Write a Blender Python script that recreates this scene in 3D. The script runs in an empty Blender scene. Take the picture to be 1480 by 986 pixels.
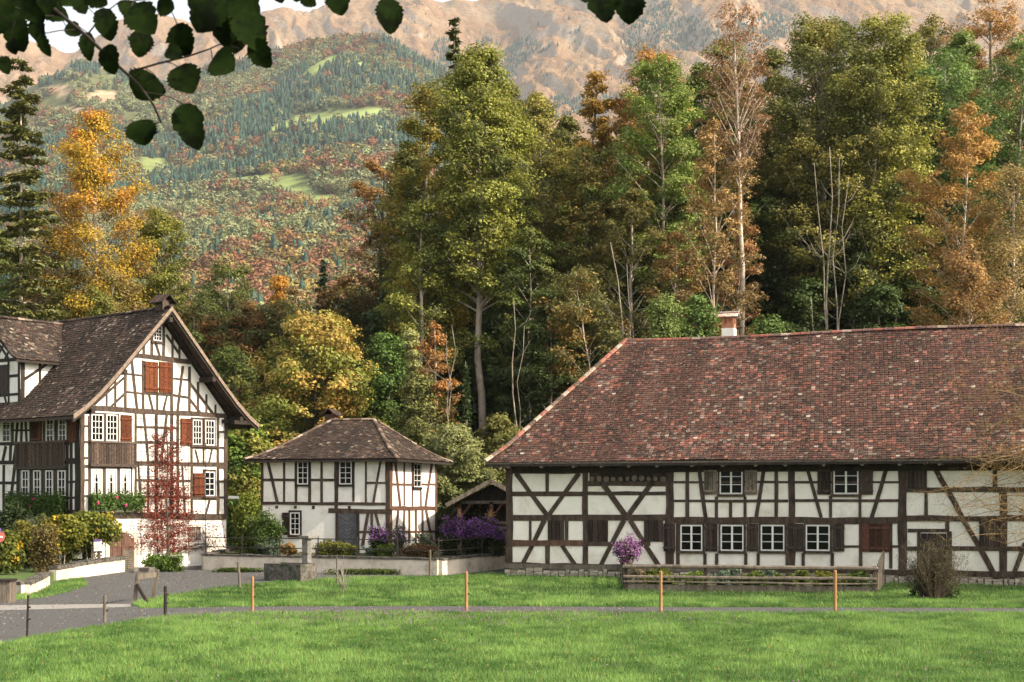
import bpy, bmesh, math, random
import numpy as np
from mathutils import Vector, Matrix, noise as mnoise
R = math.radians
sc = bpy.context.scene
COL = sc.collection

# ------------------------------------------------------------ camera, sky, sun, exposure
CAMH = 3.35
F = 1480 * 50 / 36.0
cam = bpy.data.objects.new('camera', bpy.data.cameras.new('camera'))
COL.objects.link(cam)
cam.location = (0, 0, CAMH)
cam.rotation_euler = (R(90), 0, 0)
cam.data.lens = 50
cam.data.sensor_width = 36
cam.data.shift_y = 222 / 1480.0
cam.data.clip_start = 0.1
cam.data.clip_end = 30000
cam.data.dof.use_dof = True
cam.data.dof.focus_distance = 62
cam.data.dof.aperture_fstop = 13
sc.camera = cam

SUN_EL, SUN_AZ = R(35), R(22)          # azimuth: degrees in front of the camera's right hand side
sd = Vector((math.cos(SUN_EL) * math.cos(SUN_AZ), -math.cos(SUN_EL) * math.sin(SUN_AZ), math.sin(SUN_EL)))
w = bpy.data.worlds.new('World')
sc.world = w
w.use_nodes = True
nt = w.node_tree
bg = nt.nodes['Background']
sky = nt.nodes.new('ShaderNodeTexSky')
sky.sky_type = 'NISHITA'
sky.sun_disc = False
sky.sun_elevation = SUN_EL
sky.sun_rotation = math.atan2(sd.x, sd.y)
sky.air_density = 1.0
sky.dust_density = 2.5
hs = nt.nodes.new('ShaderNodeHueSaturation'); hs.inputs['Saturation'].default_value = .42
nt.links.new(sky.outputs[0], hs.inputs['Color'])
wm = nt.nodes.new('ShaderNodeVectorMath'); wm.operation = 'MULTIPLY'; wm.inputs[1].default_value = (1.06, 1.0, .92)
nt.links.new(hs.outputs[0], wm.inputs[0])
nt.links.new(wm.outputs[0], bg.inputs[0])
bg.inputs[1].default_value = 0.15
sun = bpy.data.objects.new('sun', bpy.data.lights.new('sun', 'SUN'))
COL.objects.link(sun)
sun.data.energy = 3.2
sun.data.angle = R(0.5)
sun.data.color = (1.0, 0.86, 0.68)
sun.rotation_euler = sd.to_track_quat('Z', 'Y').to_euler()
sun.location = (60, -40, 60)
sc.view_settings.view_transform = 'Standard'
sc.view_settings.look = 'None'
sc.view_settings.gamma = 1
sc.view_settings.exposure = 1.28
sc.render.engine = 'CYCLES'
sc.cycles.max_bounces = 5
sc.cycles.diffuse_bounces = 3
sc.cycles.glossy_bounces = 2
sc.cycles.transmission_bounces = 3
sc.cycles.transparent_max_bounces = 4
sc.cycles.volume_bounces = 0
sc.cycles.use_denoising = True

# ------------------------------------------------------------ helpers
def P(px, py, Y):
    return Vector(((px - 740) / F * Y, Y, CAMH + (715 - py) / F * Y))

def G(px, py, z=0.0):
    Y = (CAMH - z) * F / (py - 715)
    return Vector(((px - 740) / F * Y, Y, z))

def tag(o, label=None, cat=None, group=None, kind=None):
    if label: o['label'] = label
    if cat: o['category'] = cat
    if group: o['group'] = group
    if kind: o['kind'] = kind
    return o

def thing(name, label, cat, loc=(0, 0, 0), group=None, rz=0):
    o = bpy.data.objects.new(name, None)
    COL.objects.link(o)
    o.location = loc
    o.rotation_euler = (0, 0, rz)
    o.empty_display_size = 0.3
    return tag(o, label, cat, group)

def root_loc(o):
    while o.parent: o = o.parent
    return o.location

class MB:
    def __init__(s):
        s.v = []; s.f = []; s.c = []
        s.col = None
    def add(s, vs, fs, col=None):
        n = len(s.v)
        s.v.extend([tuple(p) for p in vs])
        s.f.extend([tuple(i + n for i in f) for f in fs])
        c = col or s.col
        s.c.extend([c or (1, 1, 1)] * len(vs))
    def hexa(s, p, col=None):
        """eight corners: 0-3 bottom loop, 4-7 top loop"""
        s.add(p, [(3, 2, 1, 0), (4, 5, 6, 7), (0, 1, 5, 4), (1, 2, 6, 5), (2, 3, 7, 6), (3, 0, 4, 7)], col)
    def box(s, c, size, rz=0, col=None):
        cx, cy, cz = c; a, b, d = size[0] / 2, size[1] / 2, size[2] / 2
        co, si = math.cos(rz), math.sin(rz)
        pts = []
        for z in (-d, d):
            for x, y in ((-a, -b), (a, -b), (a, b), (-a, b)):
                pts.append((cx + x * co - y * si, cy + x * si + y * co, cz + z))
        s.hexa(pts, col)
    def prism(s, poly, z0, z1, col=None):
        n = len(poly)
        v = [(p[0], p[1], z0) for p in poly] + [(p[0], p[1], z1) for p in poly]
        f = [tuple(range(n))[::-1], tuple(range(n, 2 * n))]
        f += [(i, (i + 1) % n, n + (i + 1) % n, n + i) for i in range(n)]
        s.add(v, f, col)
    def tube(s, pts, rad, n=6, col=None, cap=True):
        pts = [Vector(p) for p in pts]
        if not hasattr(rad, '__len__'): rad = [rad] * len(pts)
        vs = []; fs = []
        ref = None
        for i, p in enumerate(pts):
            d = (pts[min(i + 1, len(pts) - 1)] - pts[max(i - 1, 0)])
            if d.length < 1e-9: d = Vector((0, 0, 1))
            d.normalize()
            if ref is None:
                ref = Vector((1, 0, 0)) if abs(d.x) < .8 else Vector((0, 1, 0))
            u = (ref - d * ref.dot(d)).normalized(); ref = u
            q = d.cross(u)
            for k in range(n):
                a = 2 * math.pi * k / n
                vs.append(p + (u * math.cos(a) + q * math.sin(a)) * rad[i])
        for i in range(len(pts) - 1):
            for k in range(n):
                k2 = (k + 1) % n
                fs.append((i * n + k, i * n + k2, (i + 1) * n + k2, (i + 1) * n + k))
        if cap:
            fs.append(tuple(range(n))[::-1])
            fs.append(tuple(range((len(pts) - 1) * n, len(pts) * n)))
        s.add(vs, fs, col)
    def bar(s, a, b, w, h, up=(0, 0, 1), col=None):
        a = Vector(a); b = Vector(b); d = (b - a).normalized()
        up = Vector(up)
        if abs(d.dot(up)) > .95: up = Vector((0, 1, 0))
        x = d.cross(up).normalized(); u = x.cross(d)
        p = []
        for q in (a, b):
            p += [q - x * w / 2 - u * h / 2, q + x * w / 2 - u * h / 2, q + x * w / 2 + u * h / 2, q - x * w / 2 + u * h / 2]
        s.hexa(p, col)
    def build(s, name, mat, parent=None, smooth=False, cols=False, lk=None):
        me = bpy.data.meshes.new(name)
        L = root_loc(parent) if parent is not None else Vector((0, 0, 0))
        v = [(p[0] - L[0], p[1] - L[1], p[2] - L[2]) for p in s.v]
        me.from_pydata(v, [], s.f)
        if cols:
            at = me.color_attributes.new('Col', 'FLOAT_COLOR', 'POINT')
            at.data.foreach_set('color', np.array([(c[0], c[1], c[2], 1) for c in s.c], 'f').ravel())
        if smooth:
            me.polygons.foreach_set('use_smooth', [True] * len(me.polygons))
        me.materials.append(mat)
        me.update()
        o = bpy.data.objects.new(name, me)
        COL.objects.link(o)
        if parent is not None: o.parent = parent
        return o

def np_mesh(name, V, Fq, mat, C=None, parent=None, smooth=False):
    """numpy mesh: V (n,3), Fq (m,k) equal-sided faces, C (n,3) colours"""
    me = bpy.data.meshes.new(name)
    m, k = Fq.shape
    me.vertices.add(len(V)); me.vertices.foreach_set('co', np.ascontiguousarray(V, 'f').ravel())
    me.loops.add(m * k); me.loops.foreach_set('vertex_index', np.ascontiguousarray(Fq, 'i').ravel())
    me.polygons.add(m); me.polygons.foreach_set('loop_start', np.arange(0, m * k, k, dtype='i'))
    if smooth: me.polygons.foreach_set('use_smooth', np.ones(m, bool))
    if C is not None:
        at = me.color_attributes.new('Col', 'FLOAT_COLOR', 'POINT')
        A = np.ones((len(V), 4), 'f'); A[:, :3] = C
        at.data.foreach_set('color', A.ravel())
    me.update(calc_edges=True)
    me.materials.append(mat)
    o = bpy.data.objects.new(name, me)
    COL.objects.link(o)
    if parent is not None: o.parent = parent
    return o

def copy_thing(o, loc, rz=0, scale=None, label=None, name=None):
    c = o.copy(); COL.objects.link(c)
    c.location = loc; c.rotation_euler = (0, 0, rz)
    if scale: c.scale = scale
    if label: c['label'] = label
    if name: c.name = name
    for ch in o.children:
        d = ch.copy(); COL.objects.link(d); d.parent = c
        for g in ch.children:
            e = g.copy(); COL.objects.link(e); e.parent = d
    return c

# ------------------------------------------------------------ materials
def mat(name, c1, c2=None, scale=3.0, rough=.85, bump=0.0, bscale=None, stretch=(1, 1, 1), c3=None, s3=.4, t3=(.55, .7), spec=.3, metal=0):
    m = bpy.data.materials.new(name); m.use_nodes = True
    n = m.node_tree.nodes; l = m.node_tree.links
    b = n['Principled BSDF']
    b.inputs['Roughness'].default_value = rough
    b.inputs['Specular IOR Level'].default_value = spec
    b.inputs['Metallic'].default_value = metal
    if c2 is None:
        b.inputs['Base Color'].default_value = (*c1, 1)
    tc = n.new('ShaderNodeTexCoord'); mp = n.new('ShaderNodeMapping')
    mp.inputs['Scale'].default_value = stretch
    l.new(tc.outputs['Object'], mp.inputs[0])
    if c2 is not None:
        t = n.new('ShaderNodeTexNoise'); t.inputs['Scale'].default_value = scale
        t.inputs['Detail'].default_value = 8; t.inputs['Roughness'].default_value = .65
        l.new(mp.outputs[0], t.inputs['Vector'])
        r = n.new('ShaderNodeValToRGB')
        r.color_ramp.elements[0].position = .32; r.color_ramp.elements[0].color = (*c1, 1)
        r.color_ramp.elements[1].position = .68; r.color_ramp.elements[1].color = (*c2, 1)
        l.new(t.outputs['Fac'], r.inputs[0])
        out = r.outputs[0]
        if c3 is not None:
            t2 = n.new('ShaderNodeTexNoise'); t2.inputs['Scale'].default_value = s3; t2.inputs['Detail'].default_value = 9
            t2.inputs['Roughness'].default_value = .7
            l.new(tc.outputs['Object'], t2.inputs['Vector'])
            r2 = n.new('ShaderNodeValToRGB')
            r2.color_ramp.elements[0].position = t3[0]; r2.color_ramp.elements[0].color = (0, 0, 0, 1)
            r2.color_ramp.elements[1].position = t3[1]; r2.color_ramp.elements[1].color = (1, 1, 1, 1)
            l.new(t2.outputs['Fac'], r2.inputs[0])
            mx = n.new('ShaderNodeMix'); mx.data_type = 'RGBA'
            l.new(r2.outputs[0], mx.inputs[0]); l.new(out, mx.inputs[6]); mx.inputs[7].default_value = (*c3, 1)
            out = mx.outputs[2]
        l.new(out, b.inputs['Base Color'])
    if bump:
        tb = n.new('ShaderNodeTexNoise'); tb.inputs['Scale'].default_value = bscale or scale * 3
        tb.inputs['Detail'].default_value = 6
        l.new(mp.outputs[0], tb.inputs['Vector'])
        bp = n.new('ShaderNodeBump'); bp.inputs['Strength'].default_value = bump; bp.inputs['Distance'].default_value = .05
        l.new(tb.outputs['Fac'], bp.inputs['Height']); l.new(bp.outputs[0], b.inputs['Normal'])
    return m

def attr_mat(name, rough=.8, transl=0.0, gain=1.0, nscale=0, namp=.35, spec=.2, bump=0):
    """colour from the per-element colour attribute"""
    m = bpy.data.materials.new(name); m.use_nodes = True
    n = m.node_tree.nodes; l = m.node_tree.links
    b = n['Principled BSDF']; b.inputs['Roughness'].default_value = rough
    b.inputs['Specular IOR Level'].default_value = spec
    a = n.new('ShaderNodeAttribute'); a.attribute_name = 'Col'
    out = a.outputs['Color']
    if nscale:
        tc = n.new('ShaderNodeTexCoord')
        t = n.new('ShaderNodeTexNoise'); t.inputs['Scale'].default_value = nscale; t.inputs['Detail'].default_value = 5
        l.new(tc.outputs['Object'], t.inputs['Vector'])
        mr = n.new('ShaderNodeMapRange'); mr.inputs[1].default_value = .3; mr.inputs[2].default_value = .7
        mr.inputs[3].default_value = 1 - namp; mr.inputs[4].default_value = 1 + namp
        l.new(t.outputs['Fac'], mr.inputs[0])
        vm = n.new('ShaderNodeVectorMath'); vm.operation = 'SCALE'
        l.new(out, vm.inputs[0]); l.new(mr.outputs[0], vm.inputs['Scale'])
        out = vm.outputs[0]
        if bump:
            bp = n.new('ShaderNodeBump'); bp.inputs['Strength'].default_value = bump; bp.inputs['Distance'].default_value = .02
            l.new(t.outputs['Fac'], bp.inputs['Height']); l.new(bp.outputs[0], b.inputs['Normal'])
    l.new(out, b.inputs['Base Color'])
    if transl:
        tr = n.new('ShaderNodeBsdfTranslucent'); l.new(out, tr.inputs[0])
        ms = n.new('ShaderNodeMixShader'); ms.inputs[0].default_value = transl
        l.new(b.outputs[0], ms.inputs[1]); l.new(tr.outputs[0], ms.inputs[2])
        l.new(ms.outputs[0], n['Material Output'].inputs[0])
    return m

M = {}
M['plaster'] = mat('plaster', (.80, .78, .72), (.72, .70, .64), 2.5, .9, .25, 9, c3=(.56, .52, .43), s3=1.3, t3=(.52, .72))
M['plaster_shade'] = mat('plaster_grey', (.83, .79, .71), (.74, .70, .62), 2.0, .9, .25, 9, c3=(.56, .52, .42), s3=.9, t3=(.50, .70))
M['timber'] = mat('timber', (.022, .0145, .010), (.095, .066, .048), 6, .85, .6, 16, stretch=(1, 1, .35))
M['timber_dark'] = mat('timber_dark', (.010, .007, .0055), (.040, .029, .022), 5, .8, .5, 14, stretch=(1, 1, .3))
M['timber_red'] = mat('timber_red', (.05, .025, .016), (.15, .08, .055), 5, .8, .5, 14, stretch=(1, 1, .3))
M['board_grey'] = mat('board_grey', (.07, .055, .042), (.19, .16, .125), 6, .85, .4, 18, stretch=(1, 1, .25))
M['board_dark'] = mat('board_dark', (.013, .009, .007), (.06, .043, .033), 6, .8, .4, 18, stretch=(1, 1, .2))
M['board_brown'] = mat('board_brown', (.035, .014, .009), (.11, .043, .023), 6, .7, .4, 18, stretch=(1, 1, .2))
M['shutter_red'] = mat('shutter_red', (.07, .016, .006), (.22, .062, .022), 5, .6, .3, 16, stretch=(1.5, 1.5, .25))
M['door_grey'] = mat('door_grey', (.05, .055, .06), (.10, .105, .11), 6, .7, .3, 18)
M['white'] = mat('white_paint', (.75, .75, .72), (.62, .61, .57), 8, .6)
M['wall_dirty'] = mat('dirty_plaster', (.66, .58, .48), (.52, .46, .38), 2.2, .9, .3, 9, c3=(.34, .30, .24), s3=1.8, t3=(.5, .68))
M['grey_paint'] = mat('grey_paint', (.42, .41, .38), (.55, .54, .50), 8, .7)
M['glass'] = mat('window_glass', (.006, .006, .006), None, rough=.08, spec=.16)
M['curtain'] = mat('curtain', (.46, .45, .43), (.30, .295, .28), 14, .9, stretch=(1, 1, .1))
M['iron'] = mat('iron', (.02, .018, .017), (.05, .035, .028), 20, .6)
M['stone'] = mat('stone', (.10, .092, .08), (.25, .235, .205), 5, .95, .6, 14, c3=(.06, .06, .05), s3=2.2, t3=(.5, .65))
M['stone_dark'] = mat('stone_dark', (.05, .045, .04), (.16, .14, .12), 7, .95, .6, 14, c3=(.04, .045, .03), s3=3, t3=(.48, .6))
M['rubble'] = mat('rubble', (.30, .26, .20), (.45, .40, .32), 4, .95, .6, 14)
M['cement'] = mat('cement', (.42, .36, .29), (.55, .47, .38), 6, .95, .3)
M['postwood'] = mat('post_wood', (.24, .12, .045), (.36, .20, .085), 6, .75, .2, stretch=(1, 1, .15))
M['brick_red'] = mat('brick_red', (.28, .11, .06), (.42, .2, .12), 14, .9, .3)
M['bark'] = mat('bark', (.13, .115, .09), (.30, .27, .22), 4, .95, .8, 9, stretch=(1, 1, .35), c3=(.07, .08, .04), s3=.9, t3=(.5, .62))
M['bark_pale'] = mat('bark_pale', (.34, .27, .21), (.55, .46, .38), 3, .9, .5, 9, stretch=(1, 1, .35), c3=(.16, .13, .1), s3=1.6, t3=(.55, .66))
M['bark_dark'] = mat('bark_dark', (.035, .028, .02), (.09, .075, .055), 4, .95, .8, 9, stretch=(1, 1, .35))
M['leaf'] = attr_mat('leaf', .6, .3, spec=.25)
M['needle'] = attr_mat('needle', .7, .12, spec=.2)
M['grass'] = attr_mat('grass_blade', .6, .35, spec=.2)
M['far'] = attr_mat('far_tree', .95, .0, nscale=.25, namp=.3, spec=.0)
M['tile'] = attr_mat('roof_tile', .9, 0, nscale=16, namp=.45, bump=.6)
M['plank'] = attr_mat('weathered_plank', .85, 0, nscale=14, namp=.55, bump=.6)
def add_lichen(m, c, sc_, lo, hi):
    n = m.node_tree.nodes; l = m.node_tree.links; b = n['Principled BSDF']; src = b.inputs['Base Color'].links[0].from_socket
    tc = n.new('ShaderNodeTexCoord'); t = n.new('ShaderNodeTexNoise'); t.inputs['Scale'].default_value = sc_; t.inputs['Detail'].default_value = 4; t.inputs['Roughness'].default_value = .7
    l.new(tc.outputs['Object'], t.inputs['Vector']); r = n.new('ShaderNodeMapRange'); r.inputs[1].default_value = lo; r.inputs[2].default_value = hi; l.new(t.outputs['Fac'], r.inputs[0])
    mx = n.new('ShaderNodeMix'); mx.data_type = 'RGBA'; l.new(r.outputs[0], mx.inputs[0]); l.new(src, mx.inputs[6]); mx.inputs[7].default_value = (*c, 1); l.new(mx.outputs[2], b.inputs['Base Color'])
add_lichen(M['tile'], (.30, .235, .185), 11, .60, .68)
M['flower'] = attr_mat('flower', .7, .2)

def ground_mat(name, c1, c2, c3, sc1, sc2, bump=.6, bs=30, rough=.95):
    return mat(name, c1, c2, sc1, rough, bump, bs, c3=c3, s3=sc2, t3=(.45, .62))
M['ground'] = ground_mat('meadow_soil', (.05, .09, .018), (.09, .145, .03), (.07, .09, .025), 3, .5)
M['gravel'] = mat('gravel', (.030, .030, .030), (.16, .158, .152), 26, .95, 1.0, 45, c3=(.09, .088, .084), s3=.6, t3=(.42, .62))
M['sunlit_paving'] = mat('sunlit_paving', (.17, .16, .145), (.30, .285, .26), 8, .95, .3, 30)
M['litter'] = ground_mat('forest_floor', (.05, .05, .02), (.09, .07, .03), (.04, .06, .02), 2, .5)
# ------------------------------------------------------------ noise (numpy value noise)
def _hash(ix, iy, s):
    h = (ix * 374761393 + iy * 668265263 + s * 1442695041) & 0x7fffffff
    h = ((h ^ (h >> 13)) * 1274126177) & 0x7fffffff
    return ((h ^ (h >> 16)) & 0xffff) / 65535.0
def vnoise(x, y, s=0):
    x = np.asarray(x, float); y = np.asarray(y, float)
    ix = np.floor(x).astype(np.int64); iy = np.floor(y).astype(np.int64)
    fx = x - ix; fy = y - iy
    fx = fx * fx * (3 - 2 * fx); fy = fy * fy * (3 - 2 * fy)
    a = _hash(ix, iy, s); b = _hash(ix + 1, iy, s); c = _hash(ix, iy + 1, s); d = _hash(ix + 1, iy + 1, s)
    return (a + (b - a) * fx) * (1 - fy) + (c + (d - c) * fx) * fy
def fbm(x, y, s=0, o=5, ridged=False):
    t = 0; a = .5; n = 0
    for k in range(o):
        v = vnoise(x, y, s + k * 17)
        if ridged: v = 1 - np.abs(2 * v - 1)
        t = t + a * v; n += a; a *= .5
        x = x * 2.03 + 11.3; y = y * 2.03 + 5.7
    return t / n

# ------------------------------------------------------------ ground
def gz(x, y):
    """height of the ground: level round the houses, rising into the wood"""
    y = np.asarray(y, float)
    return np.where(y > 84, (y - 84) * .115, 0.0)
def gzf(x, y): return float(gz(x, y))

xs = np.concatenate([np.arange(-420, -60, 12), np.arange(-60, 60, 1.0), np.arange(60, 430, 12)])
ys = np.concatenate([np.arange(-60, 0, 10), np.arange(0, 100, 1.5), np.arange(100, 640, 9)])
XX, YY = np.meshgrid(xs, ys)
ZZ = gz(XX, YY) + np.where(YY > 90, (fbm(XX / 14, YY / 14, 3) - .5) * np.clip((YY - 90) / 20, 0, 1) * 3, 0)
V = np.stack([XX.ravel(), YY.ravel(), ZZ.ravel()], 1)
def gridfaces(nr, nc):
    i = np.arange(nr - 1)[:, None] * nc + np.arange(nc - 1)[None, :]
    i = i.ravel()
    return np.stack([i, i + 1, i + nc + 1, i + nc], 1)
o = np_mesh('ground', V, gridfaces(len(ys), len(xs)), M['ground'], smooth=True)
tag(o, kind='structure')

def flat_poly(name, pts, z, m):
    bm = bmesh.new()
    vs = [bm.verts.new((p.x, p.y, z)) for p in pts]
    f = bm.faces.new(vs)
    if f.normal.z < 0: f.normal_flip()
    bm.faces.ensure_lookup_table()
    bm.normal_update()
    if bm.faces[0].normal.z < 0: bmesh.ops.reverse_faces(bm, faces=bm.faces[:])
    bmesh.ops.triangulate(bm, faces=bm.faces[:])
    me = bpy.data.meshes.new(name); bm.to_mesh(me); bm.free()
    me.materials.append(m)
    ob = bpy.data.objects.new(name, me); COL.objects.link(ob)
    return tag(ob, kind='structure')

rr = random.Random(5)
near_edge = [(-500, 960), (-100, 944), (0, 931), (50, 921), (100, 912), (150, 904), (200, 897), (240, 892.5), (300, 888.5), (365, 886), (500, 885), (650, 885.5), (800, 885), (950, 886), (1200, 886), (1480, 886.5), (2000, 888)]
far_edge = [(2000, 880), (1480, 879.5), (1200, 878.5), (1000, 878), (700, 876.5), (500, 876.5), (365, 877), (245, 879), (205, 879)]
island = [(192, 875), (198, 871), (215, 867.5), (240, 862.5), (300, 852.5), (350, 846), (400, 841), (460, 837.5), (540, 835.5), (640, 832.5), (700, 830), (731, 829.5)]
def densify(pts, step=8, amp=.7):
    out = []
    for a, b in zip(pts[:-1], pts[1:]):
        n = max(1, int(abs(b[0] - a[0]) / step))
        for i in range(n):
            t = i / n
            out.append((a[0] + (b[0] - a[0]) * t, a[1] + (b[1] - a[1]) * t + rr.uniform(-amp, amp) * (.35 + max(0, (a[1] - 880)) * .02)))
    out.append(pts[-1]); return out
ne = densify(near_edge); fe = densify(far_edge); il = densify(island)
gp = [G(*p) for p in ne + fe + il]
gp += [Vector((2, 66, 0)), Vector((1.5, 75, 0)), Vector((-3, 76, 0)), Vector((-3, 60, 0)), Vector((-13, 66, 0)), Vector((-12.8, 70, 0)), Vector((-20, 70, 0)), Vector((-45, 70, 0)), Vector((-45, 40, 0))]
flat_poly('gravel_road', gp, .004, M['gravel'])
pv = [G(*p) for p in [(-200, 887), (60, 881), (188, 877.5), (190, 873), (60, 874.5), (-200, 878)]]
flat_poly('sunlit_paved_strip', pv, .008, M['sunlit_paving'])  # lighter concrete strip; its sunlit tone is put into the colour

verge_px = [(10, 869), (60, 864.5), (100, 856), (128, 846), (120, 836), (90, 838), (66, 848), (41, 859), (12, 857)]
verge = [G(*p) for p in verge_px]
flat_poly('grass_verge', verge, .009, M['ground'])
def inside(x, y, poly):
    x = np.asarray(x); y = np.asarray(y); c = np.zeros(x.shape, bool)
    n = len(poly)
    for i in range(n):
        x1, y1 = poly[i]; x2, y2 = poly[(i + 1) % n]
        if y1 == y2: continue
        k = ((y1 > y) != (y2 > y)) & (x < (x2 - x1) * (y - y1) / (y2 - y1) + x1)
        c ^= k
    return c
GRAVEL = [(p.x, p.y) for p in gp]

# ------------------------------------------------------------ far slopes
def interp(xs_, tab):
    return np.interp(xs_, [t[0] for t in tab], [t[1] for t in tab])
SPUR = [(-900, 190), (-300, 170), (0, 150), (60, 118), (115, 96), (180, 112), (240, 128), (290, 114), (350, 100), (400, 86), (450, 68), (500, 58), (560, 58), (600, 76), (640, 104), (700, 150), (800, 205), (1200, 240), (2400, 260)]
MTN = [(-900, -40), (-300, 20), (0, 54), (70, 71), (96, 81), (115, 73), (150, 50), (185, 31), (230, 27), (285, 37), (340, 25), (380, 13), (410, 10), (440, 18), (475, 9), (520, 0), (570, -8), (600, -6), (640, 3), (700, 6), (730, -2), (800, -60), (1000, -110), (1700, -120), (2400, -60)]
def spur_py(px, Y):
    t = np.clip((Y - 560) / (2600 - 560), 0, 1)
    top = interp(px, SPUR)
    py = 548 + (top - 548) * t ** .72
    # behind the crest the ground falls again
    t2 = np.clip((Y - 2600) / 500, 0, 1)
    return py + t2 * 90
def spur_pos(px, Y):
    py = spur_py(px, Y)
    x = (px - 740) / F * Y
    amp = np.clip((Y - 600) / 500, 0, 1)
    z = CAMH + (715 - py) / F * Y + (fbm(x / 260, Y / 260, 41) - .5) * 60 * amp * (1 - .5 * np.clip((Y - 2300) / 300, 0, 1)) + (fbm(x / 60, Y / 60, 43) - .5) * 12 * amp
    return x, z
pxs = np.arange(-900, 2400, 11.0)
Ys = np.concatenate([np.arange(560, 1200, 16), np.arange(1200, 3101, 22)])
PX, YY = np.meshgrid(pxs, Ys)
X, Z = spur_pos(PX, YY)
V = np.stack([X.ravel(), YY.ravel(), Z.ravel()], 1)
# meadows: (px, py, rx, ry, tilt)
CLEAR = [(220, 240, 28, 12, 0), (382, 264, 66, 11, -.05), (425, 280, 40, 19, .2), (470, 293, 44, 12, .08), (402, 262, 18, 14, 0), (505, 168, 72, 10, -.08), (428, 176, 42, 7, -.35), (462, 98, 28, 9, -.55), (330, 246, 30, 6, -.5),
         (275, 246, 25, 3.5, -.35), (145, 141, 30, 10, -.1), (85, 132, 30, 6, .1), (95, 160, 30, 5, 0), (215, 258, 20, 4, 0), (120, 170, 20, 4, 0), (525, 94, 12, 5, 0), (300, 236, 12, 3, 0)]
def clear_mask(px, py):
    m = np.zeros(np.shape(px), bool)
    for cx, cy, rx, ry, tl in CLEAR:
        dx = px - cx; dy = (py - cy) - tl * dx
        m |= (dx / rx) ** 2 + (dy / ry) ** 2 < 1 + .5 * (fbm(px / 9, py / 5, 77, 3) - .5)
    return m
py_t = 715 - (V[:, 2] - CAMH) / V[:, 1] * F
cm = clear_mask(PX.ravel(), py_t)
wn = fbm(V[:, 0] / 25, V[:, 1] / 25, 9, 4)
base = np.array([.11, .12, .055])[None, :] * (.7 + .6 * wn[:, None])
mead = np.array([.20, .27, .10])[None, :] * (.8 + .4 * wn[:, None]) + np.array([.06, .02, .0])[None, :] * (fbm(V[:, 0] / 60, V[:, 1] / 60, 5, 2)[:, None])
Cc = np.where(cm[:, None], mead, base)
pink = (PX.ravel() < 220) & (py_t < 180)
Cc = np.where((pink & cm)[:, None], np.array([.42, .30, .19])[None, :], Cc)
M['slope'] = attr_mat('slope', .95, 0, nscale=.05, namp=.25, spec=0)
o = np_mesh('hillside', V, gridfaces(len(Ys), len(pxs)), M['slope'], Cc, smooth=True)
tag(o, kind='structure')

# mountain behind
Ym = np.concatenate([np.arange(3100, 5200, 11), np.arange(5200, 6200, 100)])
pxm = np.concatenate([np.arange(-900, -100, 12.0), np.arange(-100, 1600, 2.6), np.arange(1600, 2400, 12.0)])
PXm, YM = np.meshgrid(pxm, Ym)
def mtn_pos(px, Y):
    t = np.clip((Y - 3100) / 2000, 0, 1)
    top = interp(px, MTN)
    start = 330 + 0 * px
    py = start + (top - start) * t ** .8
    py = py + np.clip((Y - 5100) / 600, 0, 1) * 200
    x = (px - 740) / F * Y
    z = CAMH + (715 - py) / F * Y
    # gullies run down the fall line, slanting a little
    sl = x + (Y - 4500) * .35
    wob = (fbm(x / 300, Y / 300, 8) - .5) * 300
    g = fbm((sl + wob) / 210, Y / 1500, 21, 6, True)
    g2 = fbm((sl + wob * .5) / 75, Y / 420, 25, 4, True)
    env = np.sin(np.pi * np.clip(t * .93 + .03, 0, 1)) ** .5
    z = z + (g - .62) * 200 * env + (g2 - .6) * 42 * env + (fbm(x / 70, Y / 90, 12) - .5) * 14 * env + (fbm((sl + wob * .4) / 42, Y / 130, 29, 4, True) - .6) * 20 * env + (fbm(x / 22, Y / 40, 35, 4, True) - .6) * 6 * env
    z = z + (fbm(x / 60, Y * 0 + 3.3, 14, 4, True) - .5) * 22 * np.clip(t - .9, 0, .1) * 10
    return x, z
X, Z = mtn_pos(PXm, YM)
V = np.stack([X.ravel(), YM.ravel(), Z.ravel()], 1)
m_ = bpy.data.materials.new('mountain_rock'); m_.use_nodes = True
n = m_.node_tree.nodes; l = m_.node_tree.links
b = n['Principled BSDF']; b.inputs['Roughness'].default_value = 1; b.inputs['Specular IOR Level'].default_value = 0
tc = n.new('ShaderNodeTexCoord'); t = n.new('ShaderNodeTexNoise'); t.inputs['Scale'].default_value = .004; t.inputs['Detail'].default_value = 12; t.inputs['Roughness'].default_value = .65
l.new(tc.outputs['Object'], t.inputs['Vector'])
r = n.new('ShaderNodeValToRGB'); e = r.color_ramp.elements
e[0].position = .30; e[0].color = (.27, .165, .085, 1); e[1].position = .72; e[1].color = (.42, .31, .20, 1)
x_ = e.new(.46); x_.color = (.33, .20, .105, 1); x_ = e.new(.58); x_.color = (.37, .25, .145, 1)
l.new(t.outputs['Fac'], r.inputs[0])
ge = n.new('ShaderNodeNewGeometry'); sp = n.new('ShaderNodeSeparateXYZ'); l.new(ge.outputs['Normal'], sp.inputs[0])
t2 = n.new('ShaderNodeTexNoise'); t2.inputs['Scale'].default_value = .02; t2.inputs['Detail'].default_value = 8
l.new(tc.outputs['Object'], t2.inputs['Vector'])
ad = n.new('ShaderNodeMath'); ad.operation = 'MULTIPLY_ADD'; l.new(t2.outputs['Fac'], ad.inputs[0]); ad.inputs[1].default_value = .5; l.new(sp.outputs['Z'], ad.inputs[2])
mr = n.new('ShaderNodeMapRange'); mr.inputs[1].default_value = .93; mr.inputs[2].default_value = .80; l.new(ad.outputs[0], mr.inputs[0])
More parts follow.
